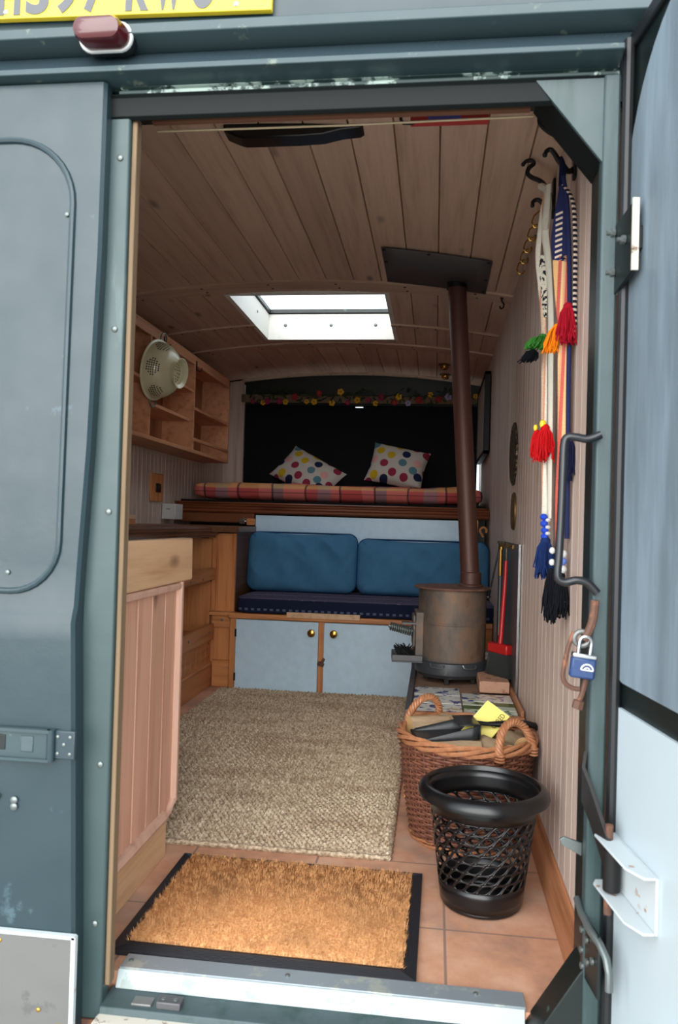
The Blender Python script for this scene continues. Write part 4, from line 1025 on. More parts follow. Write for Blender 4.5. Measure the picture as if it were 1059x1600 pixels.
for k in range(900):
    x = rng.uniform(-.052, .052); y = rng.uniform(-.015, .015); fl_ = 1.28
    x2, y2 = x*fl_+rng.uniform(-.004, .004), y*1.3; z2 = -.016-rng.uniform(.075, .092)
    i = [b.pt((x-.0009, y, -.014)), b.pt((x+.0009, y, -.014)), b.pt((x2+.0007, y2, z2)), b.pt((x2-.0007, y2, z2))]; b.face(i)
b.build('bristles', plain('dark_bristle', (58, 60, 58), .7), fb)
pk = thing('fire_poker', (.28, 1.76, .5), 'brass handled poker behind the red fire brush', 'poker')
MB().tube([(.268, 1.76, .805), (.268, 1.76, .70)], .0075, 10).lathe([(0, 0), (.009, 0), (.009, .01), (0, .012)], (.268, 1.76, .805), 10).build('grip', M['brass'], pk)
MB().tube([(.268, 1.76, .70), (.266, 1.75, .46)], .004, 8).build('rod', M['bolt'], pk)
tn = thing('fire_tongs', (.28, 1.90, .6), 'thin steel tongs hanging furthest from the doorway', 'tongs')
MB().tube([(.268, 1.90, .825), (.262, 1.90, .76), (.240, 1.92, .62), (.236, 1.92, .60)], .004, 8).build('rod', M['chrome'], tn)
MB().lathe([(0, -.008), (.010, 0), (0, .008)], (.236, 1.92, .598), 10).build('tip', M['chrome'], tn)

# wall ornaments
for (y, z, ry, rz_, lb, m_) in ((1.735, 1.188, .125, .126, 'larger round embossed brass plaque on the right wall', 'a'), (1.68, .958, .062, .074, 'smaller plain brass plaque below the round plaque', 'b')):
    q = Matrix(((0, 0, -1, XR-.001), (1, 0, 0, y), (0, 1, 0, z), (0, 0, 0, 1)))
    mt = M['brass_dark']
    if m_ == 'a':
        t = NT('embossed_bronze'); v = t.n('ShaderNodeTexVoronoi'); t.l(t.pos(), v.inputs['Vector']); v.inputs['Scale'].default_value = 70
        t.bump(v.outputs['Distance'], 1, .006); mt = t.done(t.mix(t.ramp(v.outputs['Distance'], [(.2, (0, 0, 0)), (.6, (1, 1, 1))]), lin((120, 108, 84)), lin((52, 42, 30))), .45, .6)
    b = MB(q); b.lathe([(0, .009), (.8, .008), (.92, .010), (1, .006), (1, 0), (0, 0)], (0, 0, 0), 48, Matrix.Diagonal((ry, rz_, 1)))
    tag(b.build('wall_plaque', mt), lb, 'wall plaque')
pc = thing('framed_picture', (.30, 3.7, 1.3), 'dark framed floral picture leaning on the right wall above the bed', 'picture')
t = NT('floral_print'); p = t.pos(); a = t.noise(p, 9, 4, out='Color'); hs = t.n('ShaderNodeHueSaturation'); hs.inputs['Saturation'].default_value = 1.6; t.l(a, hs.inputs['Color'])
pic = t.done(t.mix(t.noise(p, 7, 5), lin((190, 184, 160)), hs.outputs[0]), .4)
MB().box(.276, .280, 3.22, 4.02, 1.345, 1.80).build('print', pic, pc)
b = MB()
for q in ((3.20, 4.04, 1.325, 1.348), (3.20, 4.04, 1.79, 1.812), (3.20, 3.222, 1.325, 1.812), (4.018, 4.04, 1.325, 1.812)): b.box(.270, .304, *q)
b.build('frame', M['iron'], pc, bevel=.003)

# ------------------------------------------------------------------ log basket
wick = NT('buff_willow'); p = wick.pos(); a = wick.noise(p, 70, 3)
willow = wick.done(wick.mix(a, lin((130, 80, 52)), lin((196, 138, 98))), .45, 0, .4)
wick = NT('brown_willow'); p = wick.pos(); a = wick.noise(p, 60, 3)
willow_d = wick.done(wick.mix(a, lin((70, 38, 32)), lin((142, 92, 70))), .5, 0, .4)
bkt = thing('log_basket', (.105, .86, 0), 'round wicker log basket with two rope twist handles', 'basket')
BX, BY = .108, .865; RB, RT, BH = .150, .192, .290
def brd(z): return RB+(RT-RB)*(z/BH)**.8
NS = 36
b = MB(); rows = 34
for rI in range(rows):
    z = .012+(BH-.03)*rI/(rows-1); R = brd(z); pts = []
    for k in range(NS*3):
        a = 2*pi*k/(NS*3); wv = cos(pi*k/3+(pi if rI % 2 else 0)); pts.append((BX+(R+.0042*wv)*cos(a), BY+(R+.0042*wv)*sin(a), z+.001*sin(k*1.7+rI)))
    b.tube(pts, .0042, 5, closed=True)
b.build('woven_wall', willow_d, bkt)
b = MB()
for k in range(NS):
    a = 2*pi*k/NS; b.tube([(BX+brd(z)*cos(a), BY+brd(z)*sin(a), z) for z in (0, .1, .2, BH)], .0028, 5)
b.build('stakes', willow_d, bkt)
MB().lathe([(0, .008), (RB, .008), (RB, .012), (0, .012)], (BX, BY, 0), 36).build('base', willow_d, bkt)
for (zz_, RR, nm) in ((.008, RB+.004, 'foot_border'), (BH, RT, 'rim')):
    b = MB(); S_ = 4 if nm == 'rim' else 3
    for s_ in range(S_):
        pts = []
        for k in range(120):
            a = 2*pi*k/120; ph = a*4+2*pi*s_/S_; q = .0085 if nm == 'rim' else .005
            pts.append((BX+(RR+q*cos(ph))*cos(a), BY+(RR+q*cos(ph))*sin(a), zz_+q*1.3*sin(ph)))
        b.tube(pts, .0062 if nm == 'rim' else .004, 6, closed=True)
    b.build(nm, willow, bkt)
for (ang_, lb) in ((132, 'a'), (-48, 'b')):
    a0 = radians(ang_); c0 = Vector((BX+RT*cos(a0), BY+RT*sin(a0), BH)); tv = Vector((-sin(a0), cos(a0), 0)); ov = Vector((cos(a0), sin(a0), 0))
    cen = [c0+tv*(.066*cos(pi*k/24))+Vector((0, 0, 1))*(.078*sin(pi*k/24)-.006)-ov*(.018*sin(pi*k/24)) for k in range(25)]
    b = MB()
    for s_ in range(4):
        pts = []
        for k in range(24*3+1):
            q = k/3; i = min(int(q), 23); cpt = cen[i].lerp(cen[i+1], q-i); d = (cen[i+1]-cen[i]).normalized(); e1 = d.cross(ov).normalized(); e2 = ov
            ph = q*1.35+2*pi*s_/4; pts.append(cpt+(e1*cos(ph)+e2*sin(ph))*.0065)
        b.tube(pts, .0056, 6)
    for s_ in (0, 24):
        for q in range(3): b.tube([(cen[s_]+tv*(.011*cos(u))*1+ov*(.013*sin(u))+Vector((0, 0, -.004+.008*q-.01))) for u in [2*pi*k/10 for k in range(10)]], .003, 5, closed=True)
    b.build('handle', willow, bkt)
# logs
bark = NT('log_bark'); p = bark.pos(True); a = bark.noise(bark.mapping(p, (1, 1, .25)), 60, 5, .7); bark.bump(a, .8, .003)
bark = bark.done(bark.mix(a, lin((112, 92, 72)), lin((196, 170, 136))), .85, 0, .2)
cut = NT('cut_log_end'); p = cut.pos(True); wv = cut.n('ShaderNodeTexWave', wave_type='RINGS', rings_direction='Z'); cut.l(p, wv.inputs['Vector']); wv.inputs['Scale'].default_value = 60; wv.inputs['Distortion'].default_value = 2
cut = cut.done(cut.mix(wv.outputs['Fac'], lin((206, 172, 120)), lin((176, 136, 88))), .8)
logs = [((-.005, .935, .292), (-.85, -.5, .03), .13, .027, 'pale round log at the back left of the wicker basket'),
        ((.085, .985, .285), (.8, -.5, .0), .11, .026, 'log end just behind the dustpan pan'),
        ((.06, .78, .262), (1, .1, .0), .17, .030, 'brown log below the dustpan at the basket front'),
        ((.185, .775, .275), (.5, -.85, .04), .13, .026, 'dark log beside the yellow booklet corner'),
        ((.235, .84, .280), (.35, -.9, .06), .14, .028, 'log under the right basket handle'),
        ((.15, .955, .262), (1, -.2, .05), .14, .030, 'pale log behind the yellow booklet'),
        ((.10, .88, .225), (1, .5, 0), .24, .034, 'thick log deeper in the wicker basket'),
        ((.10, .84, .17), (1, -.6, 0), .24, .040, 'thick log at the middle of the basket pile'),
        ((.10, .88, .10), (.2, 1, 0), .25, .045, 'thick log low in the basket pile'),
        ((.245, .905, .262), (.5, .8, .1), .10, .024, 'short pale log by the dustpan handle')]
for (c_, d_, L_, r_, lb) in logs:
    q = Vector(d_).normalized().to_track_quat('Z', 'Y').to_matrix()
    b = MB(); ph = c_[0]*40
    def F(u, v, L=L_, r=r_):
        a = 2*pi*u; z = (v-.5)*L; R = r*(1+.09*noise.noise(Vector((cos(a)*1.3+ph, sin(a)*1.3, z*14))))
        return (R*cos(a), R*sin(a), z)
    b.grid(F, 18, 6, cu=True); nv = len(b.f)
    b.cur = 1
    lo_ = [k*7 for k in range(18)]; hi_ = [k*7+6 for k in range(18)]; b.face(lo_[::-1]); b.face(hi_)
    o = b.build('log', [bark, cut], ang=40)
    o.rotation_euler = q.to_euler(); o.location = c_
    for v_ in o.data.vertices: v_.co.z -= L_/2
    tag(o, lb, 'log', 'logs in the wicker basket')
# yellow booklet and dustpan
bk = thing('yellow_booklet', (.14, .87, .31), 'yellow booklet lying on the logs under the dustpan handle', 'booklet')
yb = plain('yellow_cover', (236, 222, 120), .45)
ea = Vector((.058, -.030, -.034)).normalized(); eb = Vector((-.081, -.066, -.081)); eb = (eb-ea*eb.dot(ea)).normalized(); en = ea.cross(eb)
if en.y > 0: en = -en
# local x runs along the spine towards the upper right, local y towards the upper left
ex_, ey_ = -eb, -ea; ez_ = ex_.cross(ey_)
Mk = Matrix((ex_, ey_, ez_)).transposed().to_4x4(); Mk.translation = (.158, .868, .316)
sg_ = 1 if ez_.y < 0 else -1
MB(Mk).box(-.070, .070, -.040, .040, -.0025, .0025).build('cover', yb, bk, bevel=.001)
MB(Mk).box(-.068, .0705, -.0385, .0405, -.0017, .0017).build('pages', M['white_plastic'], bk)
lett = plain('booklet_lettering', (56, 48, 20), .5)
text_mesh('lettering', 'SHEL', .021, Mk @ Matrix.Translation((-.058, -.032, .0027)), lett, bk, .0002, .8)
text_mesh('lettering', 'CURED', .021, Mk @ Matrix.Translation((.008, -.030, .0027)), lett, bk, .0002, .8)
MB(Mk).lathe([(0, .0032), (.011, .0032), (.012, .0026)], (-.050, .018, 0), 24).build('teal_disc', plain('teal_print', (50, 132, 128), .4), bk)
dpn = thing('dustpan', (.06, .83, .32), 'black dustpan resting across the wicker basket', 'dustpan')
blk = plain('worn_black_plastic', (34, 37, 40), .4)
Md = Matrix.Translation((.068, .835, .292)) @ Matrix.Rotation(radians(9), 4, 'Z') @ Matrix.Rotation(radians(-4), 4, 'Y')
b = MB(Md)
# pan: mouth on -x side, back wall on +x side
def PN(u, v):
    x = -.115+.18*u; hw = .062-.004*u
    P_ = [(-hw-.004, .034*u+.004), (-hw, 0), (-hw*.5, 0), (hw*.5, 0), (hw, 0), (hw+.004, .034*u+.004)]
    y, z = P_[round(v*5)]
    return (x, y, z)
b.grid(PN, 8, 5)
b.grid(lambda u, v: (.065+.004*v, (-.062+.124*u)*(1-.0*v), .038*v), 6, 2)
b.grid(lambda u, v: (.069-.06*v, -.058+.116*u, .038+.002*v), 6, 2)
b.build('pan', blk, dpn, solid=.003)
MB(Md).tube([(.066, .0, .032), (.10, .0, .026), (.13, 0, .024), (.17, 0, .024), (.21, 0, .022), (.238, 0, .014), (.246, 0, .004)], [.008, .008, .011, .0125, .0125, .012, .008], 12, flat=.8).build('handle', M['blackplastic'], dpn)

# ------------------------------------------------------------------ waste paper basket
wp = thing('waste_bin', (.130, .455, 0), 'black plastic waste bin with slanted oval holes', 'waste bin')
WX, WY = .132, .455
zr0, zr1 = .062, .222
def wr(z): return .094+(.131-.094)*(z/.285)
NC, NR = 23, 7
b = MB()
def PW_(a, z):
    R = wr(z); return (WX+R*cos(a), WY+R*sin(a), z)
da = 2*pi/NC; dz = (zr1-zr0)/NR; K = 24
def shear(z): return (z-zr0)/dz*da*.62
for j in range(NR):
    for i in range(NC):
        a0 = da*i; zc_ = zr0+dz*(j+.5); A, B = [], []
        for k in range(K):
            t_ = k/K*4; s_ = int(t_); q = t_-s_
            u, v = [(-1+2*q, -1), (1, -1+2*q), (1-2*q, 1), (-1, 1-2*q)][s_]
            z = zc_+dz/2*v; A.append(b.pt(PW_(a0+da/2*u+shear(z), z)))
            an = math.atan2(v, u); cu_, sv_ = cos(an), sin(an); e_ = .8
            uu_ = .76*(1 if cu_ >= 0 else -1)*abs(cu_)**e_; vv_ = .86*(1 if sv_ >= 0 else -1)*abs(sv_)**e_
            z = zc_+dz/2*vv_; B.append(b.pt(PW_(a0+da/2*uu_+shear(z), z)))
        for k in range(K): b.face([A[k], A[(k+1) % K], B[(k+1) % K], B[k]])
b.grid(lambda u, v: PW_(2*pi*u, .012+(zr0-.012)*v), 60, 3, cu=True)
b.grid(lambda u, v: PW_(2*pi*u, zr1+(.272-zr1)*v), 60, 3, cu=True)
b.lathe([(0, .008), (.082, .006), (.091, .004), (.0956, .012)], (WX, WY, 0), 60)
ow = b.build('perforated_body', M['blackplastic'], wp, ang=50, solid=.0022)
MB().lathe([(.1290, .262), (.1302, .278), (.133, .2825), (.138, .2825), (.146, .278), (.1525, .270), (.1550, .261), (.1545, .255), (.153, .256), (.150, .265), (.145, .273), (.138, .277), (.134, .277), (.1322, .262)], (WX, WY, 0), 72).build('rolled_rim', M['blackplastic'], wp)

# ------------------------------------------------------------------ hooks and woven sashes
def smooth(pts, n=8):
    out = []; P = [Vector(p_) for p_ in pts]; P = [P[0]]+P+[P[-1]]
    for i in range(1, len(P)-2):
        for k in range(n):
            t_ = k/n; out.append(.5*((2*P[i])+(P[i+1]-P[i-1])*t_+(2*P[i-1]-5*P[i]+4*P[i+1]-P[i+2])*t_**2+(3*P[i]-P[i-1]-3*P[i+1]+P[i+2])*t_**3))
    out.append(P[-2]); return out
def coat_hook(y, zb, arms, label):
    h = thing('coat_hook', (XR, y, zb), label, 'coat hook', 'iron coat hooks on the right wall')
    MB().box(XR-.008, XR-.001, y-.012, y+.012, zb-.06, zb+.05).build('wall_plate', M['iron'], h, bevel=.003)
    for (yy, pts) in arms:
        P = smooth([(x, y+(yy-y)*min(1, k/2), z) for k, (x, z) in enumerate(pts)], 5)
        MB().tube(P, [.0068-.0018*k/len(P) for k in range(len(P))], 8).ball(P[-1], .0062, 8).build('arm', M['iron'], h)
    return h
coat_hook(.78, 1.822, [(.72, [(.305, 1.800), (.285, 1.828), (.263, 1.839), (.237, 1.852), (.226, 1.864), (.231, 1.878), (.243, 1.889), (.236, 1.898), (.222, 1.896), (.214, 1.888)]),
                      (.75, [(.305, 1.780), (.287, 1.778), (.273, 1.791), (.259, 1.802), (.247, 1.797), (.245, 1.786)])], 'black iron double coat hook further into the van')
coat_hook(.44, 1.780, [(.42, [(.305, 1.745), (.290, 1.735), (.276, 1.745), (.265, 1.758), (.256, 1.773), (.247, 1.783), (.238, 1.780), (.234, 1.771)]),
                      (.42, [(.305, 1.785), (.285, 1.794), (.264, 1.813), (.243, 1.825), (.225, 1.841), (.219, 1.856), (.226, 1.866)])], 'black iron double coat hook nearest the doorway')
def ribbon(path, w_, th, nrm=(0, 1, 0)):
    b = MB(); P = [Vector(p_) for p_ in path]; N = len(P); wv = Vector(nrm)
    rings = []
    for i in range(N):
        d = (P[min(i+1, N-1)]-P[max(i-1, 0)]).normalized(); a = Vector((1, 0, 0)).cross(d).cross(Vector((1, 0, 0)))
        W = (wv - d*wv.dot(d)).normalized(); T_ = d.cross(W).normalized(); ww = (w_[i] if isinstance(w_, list) else w_)/2
        rings.append([b.pt(P[i]+W*s_*ww+T_*t_*th/2) for s_, t_ in ((-1, -1), (1, -1), (1, 1), (-1, 1))])
    for A, B in zip(rings, rings[1:]):
        for k in range(4): b.face([A[k], A[(k+1) % 4], B[(k+1) % 4], B[k]])
    b.face(rings[0][::-1]); b.face(rings[-1]); return b
def smooth(pts, n=8):
    out = []; P = [Vector(p_) for p_ in pts]; P = [P[0]]+P+[P[-1]]
    for i in range(1, len(P)-2):
        for k in range(n):
            t_ = k/n; out.append(.5*((2*P[i])+(P[i+1]-P[i-1])*t_+(2*P[i-1]-5*P[i]+4*P[i+1]-P[i+2])*t_**2+(3*P[i]-P[i-1]-3*P[i+1]+P[i+2])*t_**3))
    out.append(P[-2]); return out
def tassel(name, top, L, spread, mat, par, n=60, side=(0, 0, -1)):
    b = MB(); tp = Vector(top); sd_ = Vector(side).normalized()
    for k in range(n):
        a = rng.uniform(0, 6.28); r_ = spread*sqrt(rng.random()); off = Vector((cos(a)*r_, sin(a)*r_, 0)); LL = L*rng.uniform(.75, 1.1)
        b.tube([tp+off*.25, tp+off*.9+sd_*LL*.35+Vector((0, 0, .004)), tp+off*1.05+sd_*LL*.7+Vector((rng.uniform(-.004, .004), rng.uniform(-.004, .004), -.0)), tp+off*rng.uniform(.8, 1.3)+sd_*LL+Vector((rng.uniform(-.006, .006), rng.uniform(-.006, .006), 0))], .0016, 4)
    b.ball(tp+Vector((0, 0, -.006)), spread*.55, 10)
    return b.build(name, mat, par, ang=60)
yarn = {k: fabric('yarn_'+k, c_) for k, c_ in (('red', (206, 24, 30)), ('crimson', (168, 20, 40)), ('orange', (240, 132, 20)), ('green', (60, 130, 50)), ('black', (18, 20, 26)), ('blue', (28, 48, 96)), ('navy', (24, 28, 56)))}
def stripes(name, axis_cols, width_axis=1):
    # colour bands across the ribbon (object Y), woven ticks along it
    t = NT(name); p = t.pos(True); sp = t.n('ShaderNodeSeparateXYZ'); t.l(p, sp.inputs[0])
    c = t.ramp(t.math('ADD', t.math('MULTIPLY', sp.outputs[0], 1/.05), .5), axis_cols, 'CONSTANT')
    t.bump(t.math('SINE', t.math('MULTIPLY', sp.outputs[2], 1600)), .4, .001)
    return t, sp, c
# sash 1: cream (further in)
s1 = thing('woven_sash', (.27, .64, .78), 'cream woven sash with green, red and blue tassels', 'sash', 'woven sashes on the coat hooks')
t, sp, c = stripes('cream_sash_weave', [(0, lin((222, 214, 198))), (.30, lin((206, 150, 120))), (.38, lin((216, 186, 160))), (.60, lin((206, 150, 120))), (.68, lin((222, 214, 198)))])
v = t.n('ShaderNodeTexVoronoi'); t.l(t.mapping(t.pos(True), (1, 60, 60)), v.inputs['Vector']); v.inputs['Scale'].default_value = 1
cream_w = t.done(c, .9, 0, .1)
whitew = fabric('cream_cord', (222, 216, 200))
def strap(L_, R_, y, th=.004):
    # band between its left and right border, hanging roughly square to the doorway
    b = MB(); LL, RR = smooth([(x, y, z) for x, z in L_], 6), smooth([(x, y-.006, z) for x, z in R_], 6); n_ = max(len(LL), len(RR))
    def at(P, k): return P[min(len(P)-1, round(k*(len(P)-1)/(n_-1)))]
    rings = []
    for k in range(n_):
        l_, r_ = at(LL, k), at(RR, k); m_ = (l_+r_)/2+Vector((0, -.003, 0)); rings.append([b.pt(l_), b.pt(m_), b.pt(r_), b.pt(r_+Vector((0, th, 0))), b.pt(m_+Vector((0, th, 0))), b.pt(l_+Vector((0, th, 0)))])
    for A, B in zip(rings, rings[1:]):
        for k in range(6): b.face([A[k], A[(k+1) % 6], B[(k+1) % 6], B[k]])
    b.face(rings[0][::-1]); b.face(rings[-1]); return b
strap([(.262, 1.78), (.252, 1.726), (.246, 1.668), (.242, 1.601), (.251, 1.517), (.260, 1.433), (.265, 1.267), (.269, 1.101), (.275, .918)],
      [(.270, 1.78), (.264, 1.726), (.258, 1.668), (.254, 1.601), (.262, 1.517), (.272, 1.433), (.279, 1.267), (.281, 1.101), (.288, .919)], .625).build('band', cream_w, s1, ang=60)
strap([(.262, 1.78), (.258, 1.726), (.254, 1.66), (.262, 1.601), (.272, 1.517), (.276, 1.433), (.280, 1.267), (.283, 1.101), (.286, .918)],
      [(.274, 1.78), (.272, 1.726), (.270, 1.66), (.277, 1.600), (.283, 1.517), (.288, 1.433), (.291, 1.267), (.293, 1.101), (.295, .919)], .605, .008).build('edge_band', whitew, s1, ang=60)
MB().tube(smooth([(.256, .66, 1.80), (.268, .63, 1.775), (.270, .615, 1.72), (.262, .60, 1.66)]), .0095, 8).build('knot', whitew, s1)
t = NT('zigzag_weave'); p = t.pos(True); wv = t.n('ShaderNodeTexNoise'); t.l(t.mapping(p, (1, 2.2, 1.2)), wv.inputs['Vector']); wv.inputs['Scale'].default_value = 90
zig = t.done(t.mix(t.ramp(wv.outputs[0], [(.52, (0, 0, 0)), (.54, (1, 1, 1))]), lin((216, 208, 190)), lin((24, 24, 30))), .9)
strap([(.250, 1.60), (.252, 1.56), (.258, 1.50), (.265, 1.44)], [(.262, 1.60), (.268, 1.56), (.272, 1.50), (.273, 1.44)], .618).build('zigzag_inlay', zig, s1)
tassel('green_tassel', (.262, .60, 1.385), .045, .026, yarn['green'], s1, 110, (-.45, -.35, -.7))
tassel('black_tassel', (.238, .585, 1.345), .035, .020, yarn['black'], s1, 70, (-.5, -.2, -.8))
tassel('red_tassel', (.274, .600, 1.155), .085, .022, yarn['red'], s1, 90)
tassel('red_tassel', (.258, .640, 1.150), .070, .013, yarn['red'], s1, 50)
b = MB()
for z in (.922, .905, .888, .872): b.ball((.280+.004*sin(z*400), .60, z), (.010, .010, .009), 10)
b.build('blue_beads', plain('blue_bead', (36, 72, 190), .2), s1)
b = MB()
for z in (.914, .896, .880): b.ball((.286, .592, z), (.007, .007, .005), 8)
b.build('white_beads', M['white_plastic'], s1)
b = MB().ball((.268, .60, 1.160), (.009, .009, .012), 8).ball((.255, .64, 1.155), (.006, .006, .010), 8); b.build('yellow_bead', plain('yellow_bead', (240, 210, 30), .3), s1)
tassel('blue_tassel', (.282, .600, .866), .095, .024, yarn['blue'], s1, 130)
# sash 2: navy and tan (nearer)
s2 = thing('woven_sash', (.29, .40, .72), 'navy and tan striped sash with crimson, orange and black tassels', 'sash', 'woven sashes on the coat hooks')
t = NT('tan_stripe_weave'); p = t.pos(True); sp = t.n('ShaderNodeSeparateXYZ'); t.l(p, sp.inputs[0])
xs_ = t.math('ADD', sp.outputs[0], t.math('MULTIPLY', t.math('SUBTRACT', .33, sp.outputs[2]), .02))
uu_ = t.math('ADD', t.math('MULTIPLY', xs_, 1/.034), .5)
c = t.ramp(uu_, [(0, lin((214, 168, 116))), (.12, lin((190, 92, 80))), (.34, lin((222, 186, 136))), (.50, lin((214, 160, 120))), (.62, lin((196, 96, 82))), (.84, lin((222, 182, 130)))], 'CONSTANT')
t.bump(t.math('SINE', t.math('MULTIPLY', sp.outputs[2], 1500)), .4, .001); tan_w = t.done(c, .9, 0, .1)
t = NT('navy_ladder_weave'); p = t.pos(True); sp = t.n('ShaderNodeSeparateXYZ'); t.l(p, sp.inputs[0])
tick = t.math('LESS_THAN', t.math('FRACT', t.math('ADD', t.math('MULTIPLY', sp.outputs[2], 1/.0125), t.math('MULTIPLY', sp.outputs[0], -24))), .42)
msk = t.math('MULTIPLY', t.math('MULTIPLY', t.math('GREATER_THAN', sp.outputs[0], -.011), t.math('LESS_THAN', sp.outputs[0], .004)), t.math('LESS_THAN', sp.outputs[2], .12))
navy_tick = t.done(t.mix(t.math('MULTIPLY', tick, msk), lin((38, 42, 78)), lin((216, 196, 176))), .9, 0, .1)
navyf = fabric('navy_band', (40, 46, 84))
t = NT('ladder_cord'); p = t.pos(); sp = t.n('ShaderNodeSeparateXYZ'); t.l(p, sp.inputs[0])
lad = t.done(t.mix(t.math('LESS_THAN', t.math('FRACT', t.math('MULTIPLY', sp.outputs[2], 1/.0125)), .45), lin((34, 32, 48)), lin((210, 192, 176))), .9, 0, .1)
strap([(.268, 1.70), (.263, 1.66), (.258, 1.629), (.252, 1.57), (.256, 1.517)], [(.276, 1.70), (.284, 1.66), (.287, 1.629), (.290, 1.569), (.288, 1.510)], .405, .006).build('navy_top', navy_tick, s2, ang=60)
strap([(.256, 1.520), (.260, 1.465), (.266, 1.405), (.274, 1.338), (.273, 1.286), (.275, 1.197), (.277, 1.079), (.275, .961), (.278, .857)],
      [(.287, 1.530), (.290, 1.465), (.291, 1.405), (.292, 1.338), (.292, 1.286), (.293, 1.197), (.293, 1.079), (.289, .961), (.290, .858)], .405).build('tan_band', tan_w, s2, ang=60)
MB().tube(smooth([(.274, .40, 1.71), (.284, .395, 1.64), (.2905, .392, 1.53), (.2945, .392, 1.40), (.2965, .392, 1.2), (.299, .392, 1.05), (.301, .392, .87)]), .0068, 10, flat=.8).build('navy_edge', navyf, s2)
MB().tube(smooth([(.276, .40, 1.69), (.2935, .375, 1.64), (.300, .37, 1.55), (.302, .37, 1.44), (.303, .37, 1.34)]), .0058, 10, flat=.6).build('ladder_edge', lad, s2)
MB().tube(smooth([(.270, .42, 1.762), (.274, .41, 1.74), (.272, .403, 1.69)]), [.006]*8+[.008]*9, 10).build('knot', yarn['navy'], s2)
tassel('crimson_tassel', (.288, .375, 1.405), .085, .020, yarn['crimson'], s2, 110)
tassel('orange_tassel', (.270, .41, 1.368), .065, .016, yarn['orange'], s2, 80, (-.2, 0, -1))
b = MB()
for z in (.835, .800): b.ball((.292, .39, z), (.0105, .0105, .010), 12)
for z in (.842, .815): b.ball((.270, .40, z), (.007, .007, .008), 10)
b.build('white_beads', M['white_plastic'], s2)
MB().ball((.292, .39, .818), (.0105, .0105, .009), 12).build('blue_beads', plain('pale_blue_bead', (90, 120, 200), .2), s2)
tassel('black_tassel', (.290, .39, .790), .095, .018, yarn['black'], s2, 90)
tassel('black_tassel', (.268, .40, .800), .115, .014, yarn['black'], s2, 70)
tassel('navy_tassel', (.298, .37, 1.10), .09, .016, yarn['navy'], s2, 70)
# brass cup hooks along the top of the right wall
proto = None; k = 0
names = ['nearest the doorway', 'second from the doorway', 'third from the doorway', 'fourth from the doorway', 'furthest from the doorway']
for i, y in enumerate((.98, 1.09, 1.20, 1.31, 1.42)):
    if proto is None:
        proto = thing('cup_hook', (XR-.02, y, 1.85), 'brass cup hook high on the right wall, '+names[0], 'hook', 'brass cup hooks on the right wall')
        MB().lathe([(0, 0), (.010, 0), (.008, .004), (0, .005)], (XR-.001, y, 1.862), 12, Matrix.Rotation(-pi/2, 3, 'Y')).build('rose', M['brass_dark'], proto)
        MB().tube([(XR-.004, y, 1.862), (XR-.018, y, 1.862), (XR-.034, y, 1.848), (XR-.040, y, 1.828), (XR-.032, y, 1.812), (XR-.018, y, 1.812), (XR-.012, y, 1.824)], .0028, 6).build('hook_wire', M['brass'], proto)
    else:
        c = copy_tree(proto, (0, y-.98, 0)); c['label'] = 'brass cup hook high on the right wall, '+names[i]
# ceiling hooks
b = MB().tube([(.265, 2.02, 1.905), (.265, 2.02, 1.885), (.275, 2.02, 1.870), (.272, 2.02, 1.855), (.262, 2.02, 1.850), (.257, 2.02, 1.862)], .004, 6).box(.258, .272, 2.01, 2.03, 1.895, 1.912)
tag(b.build('ceiling_hook', M['iron']), 'small rusty hook near the ceiling edge beside the flue plate', 'hook')
b = MB().tube([(-.088, .12, 1.728), (-.090, .12, 1.710), (-.085, .12, 1.703), (-.066, .12, 1.701), (-.060, .12, 1.708)], .0035, 6)
tag(b.build('header_hook', M['iron']), 'small black hook on the doorway header', 'hook')
# grab handle, hasp and padlock
gh = smooth([(.283, -.045, 1.058), (.262, -.045, 1.050), (.240, -.045, 1.053), (.226, -.045, 1.052), (.221, -.045, 1.040), (.220, -.045, 1.0), (.219, -.045, .93), (.217, -.045, .85), (.215, -.045, .815), (.218, -.045, .803), (.230, -.045, .799), (.248, -.045, .803), (.266, -.045, .799), (.283, -.045, .782)], 5)
tag(MB().tube(gh, .0072, 12).build('grab_handle', plain('chipped_black_enamel', (30, 32, 36), .25)), 'black bent iron grab handle on the right door jamb', 'handle')
ha = thing('hasp', (.27, -.05, .72), 'rusty bent hasp link hanging below the grab handle', 'hasp')
MB().tube(smooth([(.279, -.048, .770), (.277, -.048, .74), (.270, -.048, .716), (.262, -.048, .700)], 4), .0055, 8, flat=1.3).build('link', M['rust'], ha)
MB().tube(smooth([(.246, -.042, .712), (.238, -.042, .690), (.232, -.042, .660), (.229, -.042, .636), (.234, -.042, .622), (.246, -.042, .615), (.258, -.042, .614)], 4), .0042, 8).build('hook_rod', M['rust'], ha)
MB().tube(arc((.259, -.044, .702), .0125, 0, 360, 16)[:-1], .0048, 8, closed=True).build('ring', M['steel'], ha)
b = MB().tube([(.268, -.042, .632), (.262, -.042, .606), (.257, -.042, .592)], .0048, 8).tube([(.257, -.042, .594), (.254, -.042, .580)], .0095, 6)
b.build('rusty_bolt', M['rust'], ha)
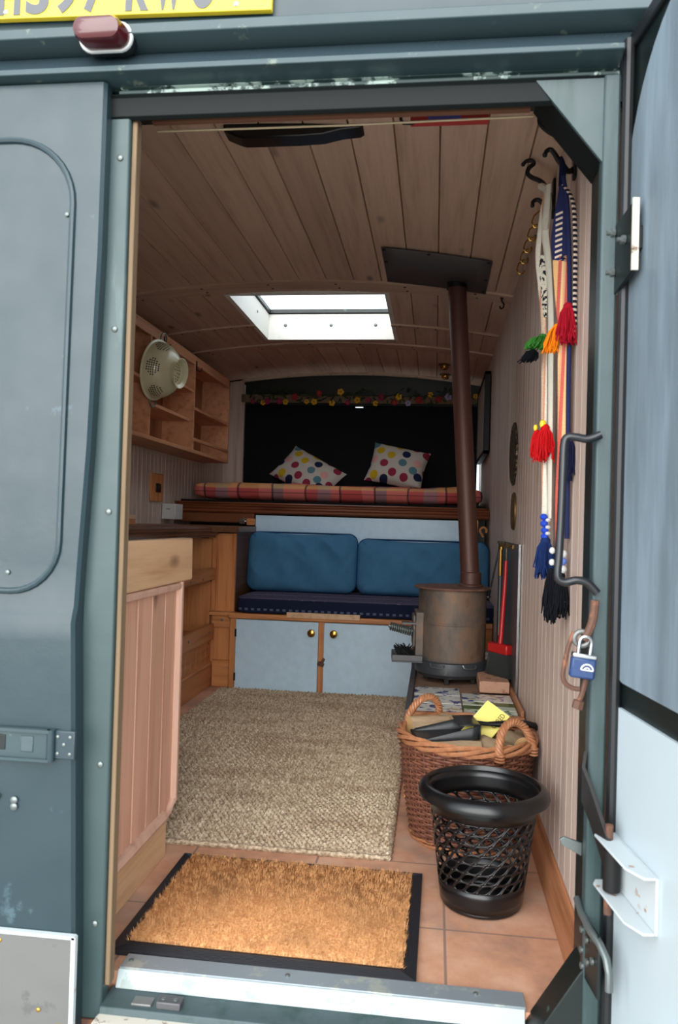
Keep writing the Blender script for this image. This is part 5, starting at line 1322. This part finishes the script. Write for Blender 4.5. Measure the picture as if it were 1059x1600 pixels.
pdk = thing('padlock', (.26, -.05, .64), 'blue padlock hanging from the rusty hasp', 'padlock')
RP = Matrix.Translation((.260, -.052, .655)) @ Matrix.Rotation(radians(6), 4, 'Y')
MB(RP).box(-.021, .021, -.009, .009, -.020, .016).build('blue_jacket', plain('blue_vinyl', (36, 62, 108), .35), pdk, bevel=.004)
MB(RP).box(-.0205, .0205, -.0095, .0095, .015, .023).build('metal_top', M['chrome'], pdk, bevel=.002)
MB(RP).tube([(-.010, 0, .02), (-.010, 0, .038)]+arc((0, 0, .042), .010, 180, 0, 8)+[(.010, 0, .038), (.010, 0, .02)], .0032, 8).build('shackle', M['chrome'], pdk)
b = MB(RP); b.tube([(x, -.0102, z) for x, _, z in arc((.006, 0, -.004), .010, 0, 180, 12)], .0016, 6); b.tube([(x, -.0102, z) for x, _, z in arc((.006, 0, -.004), .0045, 0, 180, 8)], .0013, 6); b.tube([(-.004, -.0102, -.004), (.016, -.0102, -.004)], .0014, 6)
b.build('embossed_arch', M['white_plastic'], pdk)
# ceiling vent, curtain wire, packet above the header
vb = MB().prism([(-.605, .006), (-.565, -.012), (-.55, -.016), (-.40, -.016), (-.33, -.013), (-.28, -.002), (-.23, .002), (-.215, .012), (-.215, .03), (-.605, .03)], 'y', .62, .68)
for v_ in vb.v: v_.z += 1.952
tag(vb.build('ceiling_vent', M['blackplastic'], bevel=.004), 'black plastic vent cover at the near end of the ceiling', 'vent')
tag(MB().tube([(-.592, .10, 1.692), (-.2, .10, 1.692), (.170, .10, 1.697)], .0022, 6).build('curtain_wire', plain('cream_wire', (196, 176, 140), .5)), 'thin cream curtain wire stretched under the header', 'wire')
pkt = thing('paper_packet', (.0, .13, 1.708), 'red and blue packet tucked above the doorway header', 'packet')
MB().box(-.070, .085, .112, .135, 1.702, 1.716).build('red_sleeve', plain('red_print', (150, 40, 36), .5), pkt)
MB().box(-.035, .030, .1105, .112, 1.704, 1.714).build('blue_print', plain('blue_print', (70, 70, 130), .5), pkt)
